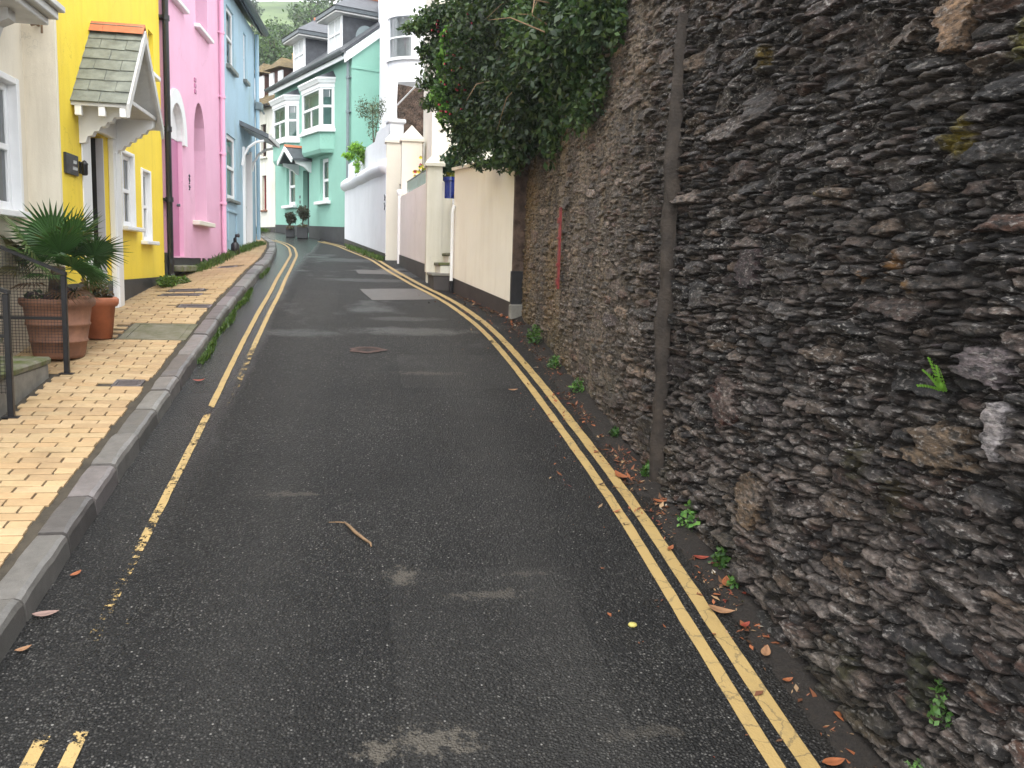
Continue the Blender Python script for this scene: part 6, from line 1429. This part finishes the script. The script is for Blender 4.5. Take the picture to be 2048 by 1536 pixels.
# fallen leaves
def leaf_mesh(L, W, col, curl):
    n = 8; V = []; F = []; C_ = []
    for i in range(n+1):
        u = i/n; w_ = W*sin(pi*min(1, u*1.02))**.75*(1-.25*u)+.0008; x = L*(u-.5); z = .012+curl*((u-.5)**2)*L*1.6
        for k, s_ in enumerate((-1, -.5, 0, .5, 1)): V.append((x, s_*w_, z+curl*.35*abs(s_)*w_+(0 if s_ else -.002))); C_.append(np.array(col)*(.75 if s_ == 0 else 1.)*rnd.uniform(.8, 1.15))
    for i in range(n):
        for k in range(4): F.append((i*5+k, (i+1)*5+k, (i+1)*5+k+1, i*5+k+1))
    return np_mesh('leaf_blade', V, F, 'dryleaf', np.array(C_))
OR = (.29, .095, .036); TN = (.31, .165, .085); RD = (.26, .05, .028); PK = (.26, .17, .145)
LV = [('orange leaf touching the outer yellow line near the cement pipe', 1.60, 5.04, .13, OR, 1.9, .8), ('large orange brown leaf beside the wall foot', 1.73, 3.73, .11, OR, 1.2, .5), ('crumpled red leaf next to the large orange brown leaf', 1.79, 3.62, .08, RD, .3, 1.4), ('curled tan leaf resting on the outer yellow line', 1.60, 3.49, .12, TN, -.5, .9), ('single tan leaf lying on dark asphalt between yellow line and wall', 1.66, 3.17, .09, TN, 1.0, .6), ('long orange leaf at the bottom right by the wall', 1.79, 2.72, .15, OR, -.6, .7), ('small red leaf on the dark gutter', 1.66, 3.37, .06, RD, .5, .9), ('orange leaf beside a small weed at wall foot', 1.70, 3.98, .08, RD, -.2, .8), ('dark red long leaf at the wall foot', 1.77, 3.90, .11, (.16, .045, .04), -.3, .6), ('small orange leaf near the outer yellow line', 1.58, 4.09, .06, OR, .8, .8), ('tiny orange leaf near the bottom of the gutter', 1.66, 2.98, .05, OR, .2, .9), ('orange leaf at the bottom edge on the yellow line side', 1.60, 2.53, .09, OR, .1, .4), ('rust coloured leaf by the foot of the cement pipe', 1.72, 4.66, .08, OR, -.4, .8), ('tan leaf on the asphalt near the inner right yellow line', 1.24, 6.84, .08, TN, .1, .7), ('pink tan leaf in the gutter beside the kerb', -1.24, 3.68, .10, PK, .2, .5), ('orange leaf in the kerb gutter below the pavement', -1.22, 4.01, .06, OR, 1.0, .6), ('red leaf in the gutter near the start of the solid yellow line', -1.2, 7.05, .09, RD, .3, 1.), ('tan leaf by the kerb at the left edge', -1.24, 3.43, .06, TN, .6, .7)]
for lab, x, y, L, c, az, cu_l in LV:
    t = link('fallen_leaf', leaf_mesh(L, L*.24, c, cu_l*.35)); t.location = (x, y, prof(y)+.001); t.rotation_euler = (radians(8.5)*cos(0), 0, az); t.rotation_euler = (Matrix.Rotation(radians(8.5), 3, 'X') @ Matrix.Rotation(az, 3, 'Z')).to_euler(); tag(t, lab, 'leaf', 'fallen leaves')
t = MB(); t.lathe([(.001, .014), (.016, .012), (.02, .006), (.016, 0)], 0, 0, 14); M['petal'] = simple('pale_petal', (.42, .36, .10), .7, .1, bumps=0); o = t.build('petal', 'petal', smooth=True); o.location = (1.17, 3.42, prof(3.42)); tag(o, 'pale yellow petal lying on the asphalt', 'petal')
# countless leaf crumbs, petals and grit along the wall foot
rg = np.random.default_rng(77); V = []; F = []; C_ = []
CC = [(.30, .10, .04), (.20, .075, .035), (.10, .05, .025), (.34, .22, .12), (.05, .03, .02), (.26, .05, .03), (.40, .36, .30)]
for k in range(9000):
    y = rg.uniform(2.2, 11.6)
    xr = 1.80 if y < 9.7 else np.interp(y, [9.7, 11.6], [1.70, 1.22]); x = xr-abs(rg.normal(0, .085)) if rg.random() < .86 else xr-abs(rg.normal(0, .3)); 
    dens = min(1, max(.04, (vnoise(y*3.1, 3., 5)*.6+vnoise(y*9., 8., 6)*.5-.32)*2.2))
    if rg.random() > dens: continue
    L = rg.choice([.012, .02, .034, .055], p=[.42, .3, .2, .08]); a = rg.uniform(0, 2*pi); w_ = L*rg.uniform(.25, .6); z = prof(y)+.003+.006*rg.random(); e = .5*L*rg.random(); j = len(V); dx, dy = cos(a), sin(a); tz = rg.normal(0, .25)*L
    V += [(x-dx*L/2, y-dy*L/2, prof(y-dy*L/2)+.004), (x-dy*w_/2, y+dx*w_/2, z+e*.3), (x+dx*L/2, y+dy*L/2, z+abs(tz)), (x+dy*w_/2, y-dx*w_/2, z+e*.3)]; F.append((j, j+1, j+2, j+3)); C_ += [np.array(CC[rg.choice(7, p=[.22, .2, .2, .13, .12, .08, .05])])*rg.uniform(.6, 1.2)]*4
o = link('leaf_litter', np_mesh('leaf_litter', V, F, 'dryleaf', np.array(C_), smooth=False)); tag(o, 'crumbled brown leaves scattered along the foot of the wall', 'leaf litter', kind='stuff')
# dirt heaped against the wall foot
V = []; F = []; yv = np.arange(.5, 9.8, .04); sx_ = [.0, .06, .12, .18, .24, .30]
for y in yv:
    hgt = .05*vnoise(y*3, 1., 12)+.012
    for i, s_ in enumerate(sx_): V.append((1.86-s_, y, prof(y)+max(-.002, hgt*(1-s_/.24)**1.5 if s_ < .24 else -.003)+.012*(vnoise(y*20, s_*60, 13)-.4)*(s_ < .2)))
F = [(j*6+i+1, j*6+i, (j+1)*6+i, (j+1)*6+i+1) for j in range(len(yv)-1) for i in range(5)]
o = link('dirt', np_mesh('dirt', V, F, 'soil')); tag(o, 'dark dirt heaped along the foot of the stone wall', 'dirt', kind='stuff')

# ================================================================== TREES ON THE HILL
def tree(label, x, y, h, w_, seed, cols, n=1500, z=None):
    z = hill_z(x, y)-.5 if z is None else z
    t = thing('tree', label, 'tree', (x, y, z), group='trees on the hillside'); rr_ = random.Random(seed)
    mb = MB(); mb.tube([(0, 0, 0), (.1, 0, h*.3), (0, .1, h*.75)], [h*.035, h*.025, h*.008], 6)
    for k in range(4): a = rr_.uniform(0, 6.28); mb.tube([(0, 0, h*(.3+.08*k)), (cos(a)*w_*.5, sin(a)*w_*.5, h*(.55+.08*k))], [h*.012, h*.004], 5)
    mb.build('trunk', 'bark', t)
    bl = [(0, 0, h*.62, w_*.62, w_*.62, h*.3)]
    for k in range(9): a = rr_.uniform(0, 6.28); q = rr_.uniform(.35, .8); bl.append((cos(a)*w_*q, sin(a)*w_*q, h*rr_.uniform(.4, .88), w_*.36, w_*.36, h*.15))
    cloud_obj('crown', bl, n, h*.055, cols, t, seed=seed, shell=.5, aspect=.7); return t
TG = [(.045, .085, .028), (.06, .11, .032), (.035, .065, .025), (.08, .13, .04)]
TD = [(.03, .055, .03), (.04, .07, .035), (.025, .045, .025)]
specs = [  # px of the crown's foot, distance, height, spread
    ('broad green tree at the foot of the hill left of the chimney', 548, 168, 60, 3.8, 2.4, TG), ('dark green tree on the hill hard against the blue house gutter', 520, 150, 70, 4.0, 1.9, TD), ('rounded green tree just above the chimney pots', 580, 128, 72, 3.4, 2.3, TG), ('green tree behind the nearest slate dormer', 625, 96, 85, 5.0, 3.2, TG), ('tall hazy tree on the skyline right of the sky gap', 634, 36, 140, 6.5, 3.0, TD), ('bushy tree above the slate dormer roofs', 662, 48, 110, 8, 4.4, TG), ('hillside tree behind the taller dormer', 700, 30, 105, 9, 5, TG), ('dark skyline tree above the blue house gutter', 503, 52, 105, 3.6, 1.3, TD), ('dark hedge tree in the pasture below the sky gap', 535, 48, 150, 1.8, 1.8, TD), ('dark hedge tree in the pasture right of the first', 562, 46, 150, 1.8, 2.0, TD), ('hedge tree on the pasture edge near the skyline tree', 588, 45, 150, 2.4, 1.8, TD), ('low hedge tree halfway down the pasture', 540, 68, 130, 1.2, 2.2, TD), ('low hedge tree right of the halfway one', 575, 68, 130, 1.3, 2.2, TD), ('green tree low on the hill behind the far white house', 517, 185, 60, 3.8, 2.2, TG), ('green tree filling the gap under the skyline tree', 610, 94, 95, 3.8, 2.2, TG), ('low green tree between hillside and chimney', 560, 118, 82, 2.6, 2.4, TG), ('green tree low on the slope beside the blue house edge', 528, 116, 86, 2.8, 2.0, TG), ('green tree on the slope directly above the chimney', 592, 110, 84, 2.8, 2.0, TG)]
for k, (lab, px, py, dist, h, w_, cols) in enumerate(specs):
    p = at_px(px, py, dist); tree(lab, p[0], p[1], h, w_, 100+k, cols, z=p[2]-.2)

# ================================================================== HAZE
mh_ = bpy.data.materials.new('haze_air'); mh_.use_nodes = True; t = mh_.node_tree; t.nodes.clear(); MATS['haze_air'] = mh_
out = _n(t, 'ShaderNodeOutputMaterial'); pv = _n(t, 'ShaderNodeVolumePrincipled'); pv.inputs['Color'].default_value = (.93, .96, 1, 1); pv.inputs['Density'].default_value = .0010; pv.inputs['Anisotropy'].default_value = .3
t.links.new(pv.outputs[0], out.inputs['Volume']); M['haze'] = mh_
mb = MB(); mb.box(-300, 300, -60, 480, -8, 75); o = mb.build('haze', 'haze'); tag(o, 'pale damp haze over the hillside', 'haze', kind='stuff')
